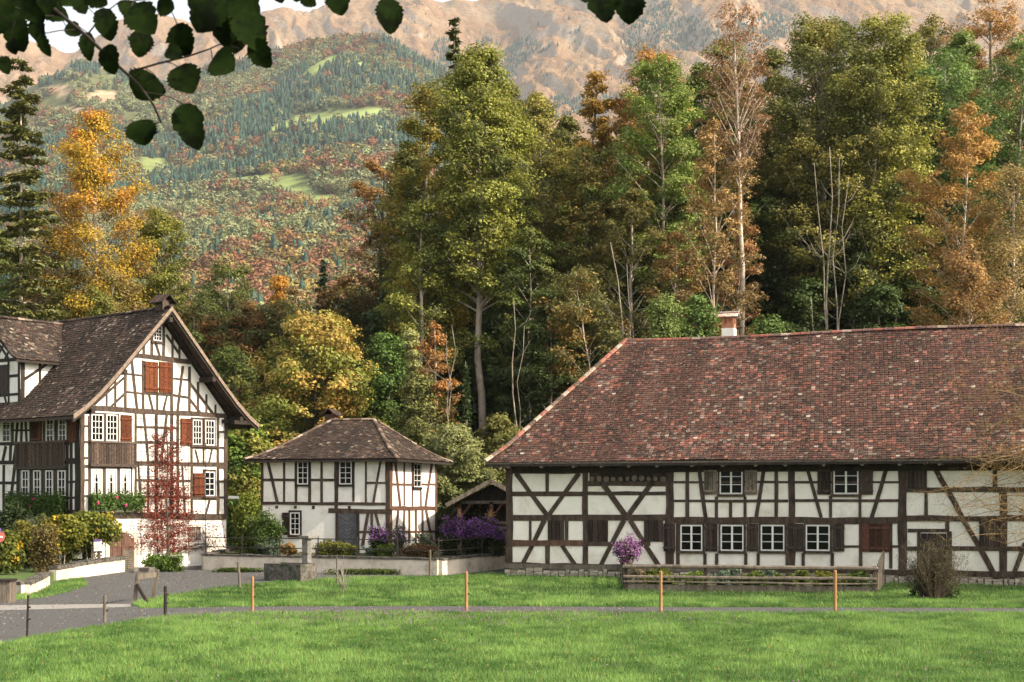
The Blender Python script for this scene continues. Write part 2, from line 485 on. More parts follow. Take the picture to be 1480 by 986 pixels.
mx = n.new('ShaderNodeMix'); mx.data_type = 'RGBA'; l.new(mr.outputs[0], mx.inputs[0]); l.new(r.outputs[0], mx.inputs[6]); mx.inputs[7].default_value = (.42, .34, .26, 1)
mpv = n.new('ShaderNodeMapping'); mpv.inputs['Scale'].default_value = (1, .3, .5); mpv.inputs['Rotation'].default_value = (0, 0, .33); l.new(tc.outputs['Object'], mpv.inputs[0])
t3 = n.new('ShaderNodeTexNoise'); t3.inputs['Scale'].default_value = .011; t3.inputs['Detail'].default_value = 10; t3.inputs['Roughness'].default_value = .7; l.new(mpv.outputs[0], t3.inputs['Vector'])
r3 = n.new('ShaderNodeValToRGB'); r3.color_ramp.elements[0].position = .56; r3.color_ramp.elements[0].color = (0, 0, 0, 1); r3.color_ramp.elements[1].position = .70; r3.color_ramp.elements[1].color = (.85, .85, .85, 1); l.new(t3.outputs['Fac'], r3.inputs[0])
mx3 = n.new('ShaderNodeMix'); mx3.data_type = 'RGBA'; l.new(r3.outputs[0], mx3.inputs[0]); l.new(mx.outputs[2], mx3.inputs[6]); mx3.inputs[7].default_value = (.125, .115, .07, 1)
l.new(mx3.outputs[2], b.inputs['Base Color'])
t2.inputs['Scale'].default_value = .03; t2.inputs['Detail'].default_value = 12; t2.inputs['Roughness'].default_value = .7
bp = n.new('ShaderNodeBump'); bp.inputs['Strength'].default_value = 1; bp.inputs['Distance'].default_value = 30; l.new(t2.outputs['Fac'], bp.inputs['Height']); l.new(bp.outputs[0], b.inputs['Normal'])
o = np_mesh('mountain', V, gridfaces(len(Ym), len(pxm)), m_, smooth=True)
tag(o, kind='structure')

# ------------------------------------------------------------ far wood (one mass, nobody could count it)
def proto_conifer(rng):
    V = []; Fc = []
    layers = 6
    for k in range(layers):
        z0 = .06 + .86 * k / layers; z1 = min(1.0, z0 + .30)
        r0 = .25 * (1 - z0) ** .85 + .012
        n0 = len(V); ns = 12
        for i in range(ns):
            a = 2 * math.pi * (i + rng.random() * .4) / ns
            rr_ = r0 * (rng.uniform(.9, 1.3) if i % 2 else rng.uniform(.35, .6))
            V.append((rr_ * math.cos(a), rr_ * math.sin(a), z0 - (.05 if i % 2 else -.01) * rng.random()))
        V.append((0, 0, z1))
        for i in range(ns): Fc.append((n0 + i, n0 + (i + 1) % ns, n0 + ns))
    return np.array(V), np.array(Fc)
def proto_round(rng, cnt=88, ra=.07, rb_=.15):
    """a small far crown: ragged leaf masses over an uneven ellipsoid"""
    V = []; Fc = []
    off = rng.random() * 100
    for i in range(cnt):
        d = Vector((rng.gauss(0, 1), rng.gauss(0, 1), rng.gauss(0, 1) + .25)).normalized()
        rad = 1 + mnoise.noise(d * 2.0 + Vector((off, 0, 0))) * .7
        if rng.random() < .15: rad *= rng.uniform(.6, .95)
        c = Vector((d.x * .36 * rad, d.y * .36 * rad, .56 + d.z * .42 * rad))
        nn = (d + Vector((rng.gauss(0, .6), rng.gauss(0, .6), rng.gauss(0, .6)))).normalized()
        u = nn.orthogonal().normalized(); v = nn.cross(u)
        r_ = rng.uniform(ra, rb_); n0 = len(V); a0 = rng.random() * 6
        for k in range(3):
            a = a0 + 2.09 * k + rng.uniform(-.4, .4)
            V.append(tuple(c + u * math.cos(a) * r_ * rng.uniform(.7, 1.3) + v * math.sin(a) * r_))
        Fc.append((n0, n0 + 1, n0 + 2))
    return np.array(V), np.array(Fc)
rng = random.Random(2)
con = [proto_conifer(rng) for _ in range(4)]
rnd_ = [proto_round(rng) for _ in range(5)]
rnd2 = [proto_round(rng, 260, .04, .085) for _ in range(5)]
nr = np.random.RandomState(4)
def scatter(N, pxr, Yr, posf, pyf=None):
    u = nr.rand(N); Y = np.sqrt(Yr[0] ** 2 + u * (Yr[1] ** 2 - Yr[0] ** 2)); px = nr.uniform(pxr[0], pxr[1], N)
    x, z = posf(px, Y); return px, Y, x, z
px_, Y_, x_, z_ = scatter(25000, (-160, 780), (640, 2680), spur_pos)
py_ = 715 - (z_ - CAMH) / Y_ * F
keep = ~clear_mask(px_, py_ )
# the treeless top left of the spur is open
keep &= ~((px_ < 215) & (py_ < 175) & (fbm(px_ / 22, py_ / 8, 90, 3) > .52))
px_, Y_, x_, z_, py_ = [a[keep] for a in (px_, Y_, x_, z_, py_)]
# trees on the mountain flank
mpx, mY, mxx, mz = scatter(26000, (560, 1180), (3150, 4800), mtn_pos)
mpy = 715 - (mz - CAMH) / mY * F
patch = [(745, 80, 34, 20, -.5), (725, 115, 22, 16, -.3), (780, 72, 16, 8, -.4), (700, 62, 14, 6, 0), (650, 90, 26, 30, .5), (930, 60, 30, 46, 0), (990, 48, 50, 26, .1), (955, 20, 20, 24, 0), (880, 150, 60, 14, .1), (1060, 60, 60, 20, 0), (1100, 40, 60, 20, 0), (830, 48, 12, 6, -.4), (800, 155, 50, 16, 0)]
mk = np.zeros(len(mpx), bool)
for cx, cy, rx, ry, tl in patch:
    dx = mpx - cx; dy = mpy - cy - tl * dx
    mk |= (dx / rx) ** 2 + (dy / ry) ** 2 < 1.0 * nr.rand(len(mpx)) ** .5 * 1.1
mk |= (nr.rand(len(mpx)) < .012)
def wood(name, px, Y, x, z, py, kind_conf):
    N = len(px)
    n1 = fbm(x / 170, Y / 170, 31, 4); n2 = fbm(x / 120, Y / 120, 33, 4)
    r = nr.rand(N)
    sp = np.zeros(N, int)          # 0 conifer 1 orange 2 pale green 3 olive
    if kind_conf is None:
        ps = np.clip((n1 - .5) * 5 + .48 + .20 * (Y < 1350), .08, .9)
        sp = np.where(r < ps, 0, np.where(r < ps + (1 - ps) * np.clip((n2 - .5) * 5 + .5, .12, .8), 1, 2))
        sp = np.where((nr.rand(N) < .16) & (sp > 0), 3, sp)
        sp = np.where((px < 215) & (py < 230) & (sp == 1) & (nr.rand(N) < .6), 2, sp)
    H = np.where(sp == 0, nr.uniform(9, 22, N), nr.uniform(8, 17, N)) * (1 if kind_conf is None else .9)
    H = H * np.clip(1.15 - (Y - 600) / 6000, .8, 1.1)
    pal = np.array([[.046, .082, .060], [.25, .135, .070], [.22, .235, .115], [.15, .155, .065]])
    C = pal[sp] * nr.uniform(.78, 1.25, (N, 1)) * nr.uniform(.94, 1.06, (N, 3))
    red = (sp == 1) & (nr.rand(N) < .35); C[red] *= np.array([.85, .68, .75])
    gold = (sp == 1) & (nr.rand(N) < .25); C[gold] *= np.array([1.1, 1.6, 1.0])
    Vs = []; Fs = []; Cs = []; off = 0
    for spk, protos in ((0, con), (1, rnd_), (2, rnd2)):
        idx = np.where((sp == 0) if spk == 0 else ((sp > 0) & (Y >= 1450)) if spk == 1 else ((sp > 0) & (Y < 1450)))[0]
        pi = nr.randint(0, len(protos), len(idx))
        for k, (pv_, pf) in enumerate(protos):
            ii = idx[pi == k]
            if not len(ii): continue
            a = nr.rand(len(ii)) * 6.28; ca, sa = np.cos(a), np.sin(a)
            h = H[ii]; wd = h * nr.uniform(.8, 1.25, len(ii)) * (1.0 if spk == 0 else 1.15)
            vx = (pv_[None, :, 0] * ca[:, None] - pv_[None, :, 1] * sa[:, None]) * wd[:, None] + x[ii][:, None]
            vy = (pv_[None, :, 0] * sa[:, None] + pv_[None, :, 1] * ca[:, None]) * wd[:, None] + Y[ii][:, None]
            vz = pv_[None, :, 2] * h[:, None] + z[ii][:, None] - .5
            Vs.append(np.stack([vx, vy, vz], 2).reshape(-1, 3))
            nv = len(pv_)
            Fs.append((pf[None, :, :] + (np.arange(len(ii)) * nv)[:, None, None]).reshape(-1, 3) + off)
            off += nv * len(ii)
            Cs.append(np.repeat(C[ii], nv, 0))
    o = np_mesh(name, np.concatenate(Vs), np.concatenate(Fs), M['far'], np.concatenate(Cs), smooth=False)
    return o
o = wood('far_wood', px_, Y_, x_, z_, py_, None)
tag(o, 'autumn wood of mixed conifers and orange beeches covering the far hillside', 'forest', kind='stuff')
o = wood('far_wood', mpx[mk], mY[mk], mxx[mk], mz[mk], mpy[mk], True)
tag(o, 'dark conifer patches climbing the brown mountain flank', 'forest', kind='stuff')

# ------------------------------------------------------------ the air: one closed box of even haze
hm = bpy.data.materials.new('haze'); hm.use_nodes = True
hn = hm.node_tree.nodes; hn.remove(hn['Principled BSDF'])
pv_ = hn.new('ShaderNodeVolumePrincipled'); pv_.inputs['Density'].default_value = .000052
pv_.inputs['Color'].default_value = (.84, .92, 1.0, 1); pv_.inputs['Anisotropy'].default_value = .1
hm.node_tree.links.new(pv_.outputs[0], hn['Material Output'].inputs['Volume'])
hz = MB(); hz.box((300, 3350, 1147), (12000, 7000, 2300)); o = hz.build('haze', hm); tag(o, 'thin pale autumn haze over the valley', 'haze', kind='stuff')
# ------------------------------------------------------------ walls given by a corner and a direction
PLANK = dict(board_dark=(.036, .025, .020), board_grey=(.125, .102, .080), board_brown=(.065, .028, .016), shutter_red=(.075, .022, .009))
class Wall:
    def __init__(s, C, d, out):
        s.C = Vector((C[0], C[1], 0)); s.d = Vector((d[0], d[1], 0)).normalized()
        s.n = Vector((-s.d.y, s.d.x, 0))
        if s.n.dot(Vector((out[0], out[1], 0))) < 0: s.n = -s.n
        s.k = 0
    def sh(s, px, py):
        u = (px - 740) / F; v = (715 - py) / F
        t = s.C.dot(s.n) / (u * s.n.x + s.n.y)
        q = Vector((u * t, t, CAMH + v * t))
        return ((q - s.C).dot(s.d), q.z)
    def m_per_px(s, px):
        u = (px - 740) / F
        return s.C.dot(s.n) / (u * s.n.x + s.n.y) / F
    def pt(s, a, h, o):
        q = s.C + s.d * a + s.n * o; return Vector((q.x, q.y, h))
    def fore(s):      # foreshortening of the wall's own direction
        u = s.C.x / s.C.y
        return abs(s.d.x - u * s.d.y)
    def box(s, mb, s0, s1, h0, h1, o0, o1, col=None):
        if s0 > s1: s0, s1 = s1, s0
        if h0 > h1: h0, h1 = h1, h0
        p = [s.pt(a, h0, o) for a, o in ((s0, o0), (s1, o0), (s1, o1), (s0, o1))] + [s.pt(a, h1, o) for a, o in ((s0, o0), (s1, o0), (s1, o1), (s0, o1))]
        mb.hexa(p, col)
    def beam(s, mb, x0, y0, x1, y1, w, o=None):
        """a hewn timber seen from (x0,y0) to (x1,y1), w pixels thick"""
        a = Vector(s.sh(x0, y0)); b_ = Vector(s.sh(x1, y1))
        mp = s.m_per_px((x0 + x1) / 2)
        d = (b_ - a); L = d.length; d.normalize()
        hz = abs(d.x)
        wd = w * mp * 1.1 * (1 if hz > .7 else 1 / max(.35, s.fore()) * .9)
        s.beam_sh(mb, a, b_, wd, o)
    def beam_sh(s, mb, a, b_, wd, o=None):
        a = Vector(a); b_ = Vector(b_); d = b_ - a; L = d.length; d.normalize()
        q = Vector((-d.y, d.x)); s.k += 1
        if o is None: o = .022 + .0011 * (s.k % 23)
        n = max(1, int(L / .8)); rows = []
        for i in range(n + 1):
            t = i / n; c = a + (b_ - a) * t + q * rr.uniform(-.1, .1) * wd * (0 < i < n)
            hw = wd / 2 * rr.uniform(.88, 1.1)
            rows.append((c, hw))
        vs = []; fs = []
        for c, hw in rows:
            for k, oo in ((-1, -.03), (1, -.03), (1, o), (-1, o)):
                e = c + q * hw * k
                vs.append(s.pt(e.x, e.y, oo))
        for i in range(n):
            for k in range(4):
                k2 = (k + 1) % 4
                fs.append((i * 4 + k, i * 4 + k2, i * 4 + 4 + k2, i * 4 + 4 + k))
        fs.append((0, 1, 2, 3)); fs.append(tuple(n * 4 + k for k in (3, 2, 1, 0)))
        mb.add(vs, fs)
    def rect(s, x0, y0, x1, y1):
        a, h0 = s.sh(x0, y1); b_, _ = s.sh(x1, y1)
        _, h1a = s.sh((x0 + x1) / 2, y0); _, h0 = s.sh((x0 + x1) / 2, y1)
        return min(a, b_), max(a, b_), h0, h1a
    def window(s, par, x0, y0, x1, y1, cols=4, rows=3, fm='white', curtain=False, mull=True, surround='timber'):
        s0, s1, h0, h1 = s.rect(x0, y0, x1, y1)
        f = .045; mb = MB()
        B = lambda a, b_, c, d, o1: s.box(mb, a, b_, c, d, .012, o1)
        B(s0, s0 + f, h0, h1, .075); B(s1 - f, s1, h0, h1, .075)
        B(s0 + f, s1 - f, h0, h0 + f, .074); B(s0 + f, s1 - f, h1 - f, h1, .074)
        if mull:
            mid = (s0 + s1) / 2; B(mid - .035, mid + .035, h0 + f, h1 - f, .070)
        for i in range(1, cols):
            a = s0 + f + (s1 - s0 - 2 * f) * i / cols
            if mull and abs(a - (s0 + s1) / 2) < .03: continue
            B(a - .012, a + .012, h0 + f, h1 - f, .060)
        for j in range(1, rows):
            hh = h0 + f + (h1 - h0 - 2 * f) * j / rows
            B(s0 + f, s1 - f, hh - .013, hh + .013, .058)
        wo = mb.build('window', M[fm], par)
        pb = MB(); s.box(pb, s0 + .01, s1 - .01, h0 + .01, h1 - .01, .004, .03)
        pb.build('pane', M['glass'], wo)
        if curtain:
            cb = MB(); k = 9; W = s1 - s0 - 2 * f
            for i in range(k):
                if i in (3, 4, 5) : hb = h0 + f + (h1 - h0) * (.62, .75, .62)[i - 3]
                elif i in (2, 6): hb = h0 + f + (h1 - h0) * .25
                else: hb = h0 + f + .01
                s.box(cb, s0 + f + W * i / k, s0 + f + W * (i + .93) / k, hb, h1 - f, .031, .036 + .006 * (i % 2))
            cb.build('curtain', M['curtain'], wo)
        if surround:
            sb = MB(); e = .075
            s.box(sb, s0 - e, s0 - .002, h0 - .02, h1 + .02, -.02, .066); s.box(sb, s1 + .002, s1 + e, h0 - .02, h1 + .02, -.02, .067)
            s.box(sb, s0 - e - .03, s1 + e + .03, h0 - .022 - .09, h0 - .022, -.02, .10); s.box(sb, s0 - e, s1 + e, h1 + .022, h1 + .11, -.02, .072)
            sb.build('frame', M[surround], wo)
        return wo
    def shutter(s, par, x0, y0, x1, y1, m='board_dark', planks=3, name='shutter', o=.075, battens=True, label=None):
        s0, s1, h0, h1 = s.rect(x0, y0, x1, y1); mb = MB()
        w_ = (s1 - s0) / planks
        pc = PLANK.get(m)
        def tint():
            k = rr.uniform(.55, 1.7); return (pc[0] * k, pc[1] * k * rr.uniform(.92, 1.08), pc[2] * k) if pc else None
        for i in range(planks):
            s.box(mb, s0 + w_ * i + .008, s0 + w_ * (i + 1) - .008, h0, h1, -.02, o + rr.uniform(-.008, .008), tint())
        if battens:
            for t in (.13, .85):
                hh = h0 + (h1 - h0) * t
                s.box(mb, s0 - .01, s1 + .01, hh - .035, hh + .035, .02, o + .035, tuple(1.7 * x for x in pc) if pc else None)
        ob = mb.build(name, M['plank'] if pc else M[m], par, cols=bool(pc))
        if label: ob['label'] = label
        return ob

# ------------------------------------------------------------ tiled roofs
def pick(pal, bias=0.0):
    t = (rr.random() ** (1 + max(-.7, min(2.0, bias)))) * sum(p[0] for p in pal)
    for wgt, c in pal:
        t -= wgt
        if t <= 0: break
    k = rr.uniform(.78, 1.25)
    return (c[0] * k, c[1] * k * rr.uniform(.93, 1.07), c[2] * k)
PAL_BARN = [(56, (.070, .036, .027)), (20, (.040, .026, .021)), (13, (.125, .050, .036)), (4, (.20, .09, .065)), (4, (.15, .115, .09)), (.5, (.30, .25, .2)), (9, (.085, .057, .044))]
PAL_DARK = [(60, (.045, .031, .024)), (24, (.028, .021, .017)), (6, (.085, .046, .032)), (8, (.11, .088, .068)), (2, (.22, .18, .14))]
def roof_face(mb, deck, O, da, di, prof, sl, sr, pal, tw=.17, expo=.145, thick=.12, sag=0):
    """O eave origin, da along the eave, di horizontal inward, prof [(run,z)], sl/sr(run) limits along"""
    O = Vector(O); da = Vector(da).normalized(); di = Vector(di).normalized()
    pts = [(Vector(p)) for p in prof]; L = [0]
    for a, b_ in zip(pts[:-1], pts[1:]): L.append(L[-1] + (b_ - a).length)
    def at(t):
        t = max(0, min(t, L[-1]))
        for i in range(len(pts) - 1):
            if t <= L[i + 1] + 1e-9:
                q = (t - L[i]) / (L[i + 1] - L[i]); return pts[i].lerp(pts[i + 1], q), (pts[i + 1] - pts[i]).normalized()
        return pts[-1], (pts[-1] - pts[-2]).normalized()
    def W3(s_, run, z): return O + da * s_ + di * run + Vector((0, 0, z))
    def zsag(s_, run): return -sag * (.5 + .5 * math.sin(s_ * .55 + run * .4)) - sag * .7 * mnoise.noise(Vector((s_ * .5, run * .6, 3.1)))
    # closed roof slab under the tiles
    knots = []
    nK = max(3, int(L[-1] / 1.0))
    for i in range(nK + 1):
        p, d = at(L[-1] * i / nK); knots.append((p.x, p.y))
    vs = []; fs = []
    for run, z in knots:
        a, b_ = sl(run), sr(run)
        for s_, zz in ((a, z - .035 - sag * 1.7), (b_, z - .035 - sag * 1.7), (b_, z - thick - sag * 1.7), (a, z - thick - sag * 1.7)):
            vs.append(W3(s_, run, zz))
    for i in range(len(knots) - 1):
        for k in range(4):
            k2 = (k + 1) % 4
            fs.append((i * 4 + k, i * 4 + k2, i * 4 + 4 + k2, i * 4 + 4 + k))
    fs.append((0, 3, 2, 1)); e = (len(knots) - 1) * 4; fs.append((e, e + 1, e + 2, e + 3))
    deck.add(vs, fs)
    rows = int(L[-1] / expo) + 1
    nrm2 = lambda d: Vector((-d.y, d.x))
    for r_ in range(rows):
        t0 = r_ * expo + rr.uniform(-.006, .006)
        p, d = at(t0); p2, d2 = at(min(L[-1], t0 + expo * 1.55))
        nn = nrm2(d)
        a0, b0 = sl(p.x), sr(p.x); a1, b1 = sl(p2.x), sr(p2.x)
        s_ = a0 + (tw / 2 if r_ % 2 else 0) - tw
        clump = 0
        while s_ < b0:
            lo, hi = s_ + .005, s_ + tw - .005
            s_ += tw
            if hi < a0 + .03 or lo > b0 - .03: continue
            lo = max(lo, a0); hi = min(hi, b0)
            if hi - lo < .03: continue
            nz_ = mnoise.noise(Vector((lo * .35 + 7, p.x * .55, 1.7))) + .6 * mnoise.noise(Vector((lo * 1.3, p.x * 1.5, 5.7)))
            c = pick(pal, nz_ * 1.6); kk = 1 + .45 * mnoise.noise(Vector((lo * .9, p.x * .22, 9.1))); c = (c[0] * kk, c[1] * kk, c[2] * kk)
            jl = rr.uniform(-.012, .012); up = rr.uniform(.028, .045)
            sg = zsag((lo + hi) / 2, p.x)
            lo2, hi2 = max(lo, a1), min(hi, b1)
            if hi2 <= lo2: lo2 = hi2 = (max(a1, min(b1, (lo + hi) / 2)))
            w_ = hi - lo
            def V3(ss, q, off): return W3(ss, q.x, q.y + sg) + di * (nn.x * off) + Vector((0, 0, nn.y * off))
            pe = p + d * (jl)
            pm = p + d * (jl + .035)
            A = V3(lo, pm, up); B = V3(lo + w_ * .25, pe, up); C_ = V3(hi - w_ * .25, pe, up); D = V3(hi, pm, up)
            E = V3(hi2, p2, .008); Fv = V3(lo2, p2, .008)
            A_ = V3(lo, pm, up - .022); B_ = V3(lo + w_ * .25, pe, up - .022); C2 = V3(hi - w_ * .25, pe, up - .022); D_ = V3(hi, pm, up - .022)
            mb.add([A, B, C_, D, E, Fv, A_, B_, C2, D_], [(0, 1, 2, 3, 4, 5), (6, 7, 1, 0), (7, 8, 2, 1), (8, 9, 3, 2)], c)

def ridge_tiles(mb, pts, pal, step=.36, r=.11):
    """half-round tiles laid along a polyline"""
    pts = [Vector(p) for p in pts]
    for a, b_ in zip(pts[:-1], pts[1:]):
        d = b_ - a; L = d.length; d.normalize(); n_ = max(1, int(L / step))
        x = d.cross(Vector((0, 0, 1))).normalized(); u = x.cross(d)
        for i in range(n_):
            q0 = a + d * (L * i / n_ - .02); q1 = a + d * (L * (i + 1) / n_ + .03)
            vs = []; c = pick(pal)
            for q, rr_ in ((q0, r * 1.08), (q1, r * .94)):
                for k in range(6):
                    an = math.pi * k / 5
                    vs.append(q + x * math.cos(an) * rr_ * 1.15 + u * (math.sin(an) * rr_ - .02))
            mb.add(vs, [(k, k + 1, 7 + k, 6 + k) for k in range(5)] + [(0, 1, 2, 3, 4, 5)], c)

# ============================================================ BARN
rr = random.Random(11)
BC = Vector((-.11, 59, 0)); bd = Vector((.939, -.343, 0)).normalized(); bn = Vector((-bd.y * -1, -1, 0))
barnW = Wall(BC, bd, (-.3, -1)); bnn = barnW.n
barn = thing('farmhouse', 'long half-timbered farmhouse under a big mottled red tile roof', 'farmhouse', BC)
BL, BD = 27.0, 11.0
mb = MB()
z0 = .28
q = lambda a, o: barnW.pt(a, 0, o)
mb.prism([q(0, 0), q(BL, 0), q(BL, -BD), q(0, -BD)], z0, 4.55)
mb.build('wall', M['plaster_shade'], barn)
# rubble plinth of separate stones
pl = MB()
mb2 = MB()
mb2.prism([q(-.05, -.02), q(BL, -.02), q(BL, -BD), q(-.05, -BD)], 0, z0)
mb2.build('foundation', M['rubble'], barn)
a = -.15
while a < BL:
    wd = rr.uniform(.15, .4); hh = 0
    while hh < .22:
        h1 = rr.uniform(.09, .15)
        p = [barnW.pt(x + rr.uniform(-.02, .02), z, o) for z in (hh, hh + h1 - .012) for x, o in ((a, -.03), (a + wd - .015, -.03), (a + wd - .03, rr.uniform(.1, .16)), (a + .015, rr.uniform(.1, .16)))]
        p = [p[3], p[2], p[1], p[0], p[7], p[6], p[5], p[4]]
        pl.hexa(p); hh += h1
    a += wd
pl.build('plinth', M['rubble'], barn)
tb = MB(); W_ = barnW
B = lambda *a: W_.beam(tb, *a)
for x, y0, y1, w_ in ((736.5, 672, 822, 10), (846, 672, 822, 8), (968, 670, 822, 12), (1144, 668, 822, 9.5), (1304, 664, 838, 12), (1450, 712, 836, 10), (1438, 664, 712, 6)):
    B(x, y0, x, y1, w_)
for x0, x1, y, w_ in ((741, 842, 682, 5), (741, 842, 714, 6), (741, 842, 748.5, 8), (850, 963, 699, 7), (850, 963, 713, 5), (850, 963, 748, 8), (850, 940, 786, 6),
                      (974, 1139, 697, 3), (974, 1139, 724, 3.5), (974, 1299, 752, 8.5), (1149, 1299, 697, 3), (1149, 1299, 723.5, 3.5), (1310, 1500, 708, 7), (1310, 1500, 749.5, 7.5), (1310, 1500, 793, 6), (1312, 1369, 767, 5), (1220, 1244, 790, 3.5), (1286, 1300, 790, 3.5), (1310, 1327, 793, 4)):
    B(x0, y, x1, y, w_)
for x, y0, y1, w_ in ((791, 685, 711, 5), (766.5, 753, 783, 4), (791.5, 788, 822, 6.5), (819, 753, 783, 5), (993.5, 673, 750, 5), (1056, 724, 748, 4), (1035.6, 718, 748, 4), (1077, 718, 748, 4), (1121.9, 672, 748, 5), (1338.5, 712, 747, 4.5), (1200.5, 717, 748, 4), (1243, 717, 748, 4),
                      (1019, 800, 822, 4.5), (1036, 800, 822, 4.5), (1078, 800, 822, 4.5), (1096, 800, 822, 4.5), (1138, 800, 822, 4.5), (1161, 800, 822, 4.5), (1203, 800, 822, 4.5), (1244, 755, 822, 4.5), (1287.5, 755, 822, 4.5), (980, 756, 822, 5), (1369, 752, 768, 6), (1328, 768, 838, 5), (1372, 768, 838, 7)):
    B(x, y0, x, y1, w_)
for t_ in ((746, 684, 791, 745, 6.5), (837, 684, 793, 745, 6.5), (787, 752, 752, 822, 6.5), (812, 788, 835, 822, 6), (860, 684, 904, 745, 7), (953, 684, 908, 745, 7), (902, 752, 866, 822, 6.5), (911, 752, 955, 822, 6.5),
           (1010, 674, 1020, 748, 5), (1105, 672, 1093, 748, 5), (1165, 671, 1187, 748, 5), (1283, 670, 1260, 748, 5), (1347, 668, 1441, 838, 7), (1482, 785, 1462, 838, 6), (1500, 668, 1545, 749, 6)):
    B(*t_)
for x, y0, y1, w_ in ((1560, 664, 838, 10), (1500, 712, 749, 4), (1640, 664, 838, 10)):
    B(x, y0, x, y1, w_)
W_.beam_sh(tb, (-.15, .42), (9.2, .42), .24, .075); W_.beam_sh(tb, (9.2, .43), (BL, .43), .22, .078)
tb.build('timber_frame', M['timber'], barn)
sb_ = MB(); W_.box(sb_, -.2, 9.0, .30, .50, .02, .13); sb_.build('sill_beam', M['board_grey'], barn)
rb = MB(); W_.beam(rb, 741, 785, 842, 785, 8, .055); rb.build('rail', M['timber_red'], barn)['label'] = 'reddish brown rail'
# dark plate boards doubling as painted eave shadow, hay loft with round log ends
db = MB(); s0, _ = W_.sh(741, 676); s1, _ = W_.sh(1650, 676)
W_.box(db, s0, s1, 4.24, 4.54, -.02, .085)
s0, s1, h0, h1 = W_.rect(852, 682, 962, 696); W_.box(db, s0, s1, h0, h1 + .25, -.02, .012)
db.build('plate_and_eave_shade', M['timber_dark'], barn)
for i in range(11):
    px = 857 + i * 10.2
    s_, h_ = W_.sh(px, 692 + rr.uniform(-.8, .8)); r_ = rr.uniform(.085, .12); g = MB()
    g.tube([W_.pt(s_, h_, 0), W_.pt(s_, h_, .15)], r_, 10); g.build('log_end', M['board_grey'], barn)
W_.shutter(barn, 1311, 669, 1340, 706, 'board_dark', 5, 'hatch', .05, False)  # dark planks fill the loft opening, its shade put into their colour
for x0, x1, y0, y1, m_ in ((792, 815.5, 752.5, 781, 'board_dark'), (850, 879, 752, 783, 'board_dark'), (931, 958.8, 752, 783, 'board_dark'), (1415, 1445.7, 753, 790, 'board_dark')):
    W_.shutter(barn, x0, y0, x1, y1, m_, 4, 'hatch', .05, False)
W_.shutter(barn, 1246, 757, 1285.5, 798, 'board_brown', 4, 'shutter', .06)
for x0, x1, y0, y1 in ((1040.6, 1073.6, 675.6, 714), (1205, 1241, 674, 714)):
    W_.window(barn, x0, y0, x1, y1, 2, 3, 'white', surround='timber')
for x0, x1 in ((984, 1015.5), (1042, 1075), (1100, 1134), (1165, 1199.5)):
    W_.window(barn, x0, 759, x1, 796, 2, 3, 'white', surround='timber')
for x0, x1, m_ in ((1018, 1036.5, 'board_grey'), (1077, 1094.5, 'board_grey'), (1181.5, 1201, 'board_dark'), (1244.5, 1262, 'board_dark')):
    W_.shutter(barn, x0, 675, x1, 715, m_, 3)
for x0, x1 in ((959.5, 976), (1019.5, 1037), (1079.5, 1096), (1138, 1161.5), (1203.5, 1220.6)):
    W_.shutter(barn, x0, 757, x1, 797, 'board_dark', 3, o=.10)
dr = W_.shutter(barn, 1331, 771, 1368, 840, 'board_dark', 4, 'door', .05)
hb = MB(); s_, h_ = W_.sh(1337, 806); hb.tube([W_.pt(s_, h_, .08), W_.pt(s_, h_, .14)], .02, 8); hb.build('handle', M['iron'], dr)

# roof
w_b = 5.5; ov_f, ov_s = .9, .72; ze, zr = 4.69, 10.18; hr = 4.21
O = BC - bd * ov_s + bnn * ov_f
inn = -bnn
runF = w_b + ov_f
prof = [(0, ze), (.9, ze + .62), (runF, zr)]
def prof_run(z, pr):
    for a_, b_ in zip(pr[:-1], pr[1:]):
        if z <= b_[1]: return a_[0] + (b_[0] - a_[0]) * (z - a_[1]) / (b_[1] - a_[1])
    return pr[-1][0]
tl = MB(); dk = MB()
TL = BL + ov_s
kx = hr / runF
roof_face(tl, dk, O, bd, inn, prof, lambda r: r * kx, lambda r: TL, PAL_BARN, sag=.045)
profB = prof
O2 = BC - bd * ov_s + inn * (2 * w_b + ov_f)
roof_face(tl, dk, O2 + bd * TL, -bd, bnn, [(0, ze), (.9, ze + .62), (runF, zr)], lambda r: 0, lambda r: TL - r * kx, PAL_BARN, tw=.34, expo=.29)
pe = [(0, ze), (.9 * kx, ze + .62), (hr, zr)]
roof_face(tl, dk, O, inn, bd, pe, lambda r: r / kx, lambda r: 2 * runF - r / kx, PAL_BARN, tw=.25, expo=.2)
rf = tl.build('roof', M['tile'], barn, cols=True)
dk.build('roof_deck', M['timber_dark'], rf)
rt = MB()
Rl = O + bd * hr + inn * runF + Vector((0, 0, zr + .02)); Rr = O + bd * TL + inn * runF + Vector((0, 0, zr + .02))
ridge_tiles(rt, [Rl + (Rr - Rl) * t - Vector((0, 0, .05 * math.sin(t * 9) + .04)) for t in np.linspace(0, 1, 12)], [(3, (.24, .09, .065)), (2, (.32, .24, .19)), (3, (.12, .07, .06))])
El = O + Vector((0, 0, ze)); 
ridge_tiles(rt, [El + Vector((0, 0, .04)), O + bd * .9 * kx + inn * .9 + Vector((0, 0, ze + .66)), Rl], [(3, (.24, .10, .07)), (3, (.30, .23, .18)), (2, (.12, .08, .06))])
rt.build('ridge_tiles', M['tile'], rf, cols=True)
fb = MB()
W_.box(fb, -ov_s, BL, ze - .16, ze - .02, ov_f - .10, ov_f - .03)
fb.build('fascia', M['board_grey'], rf)
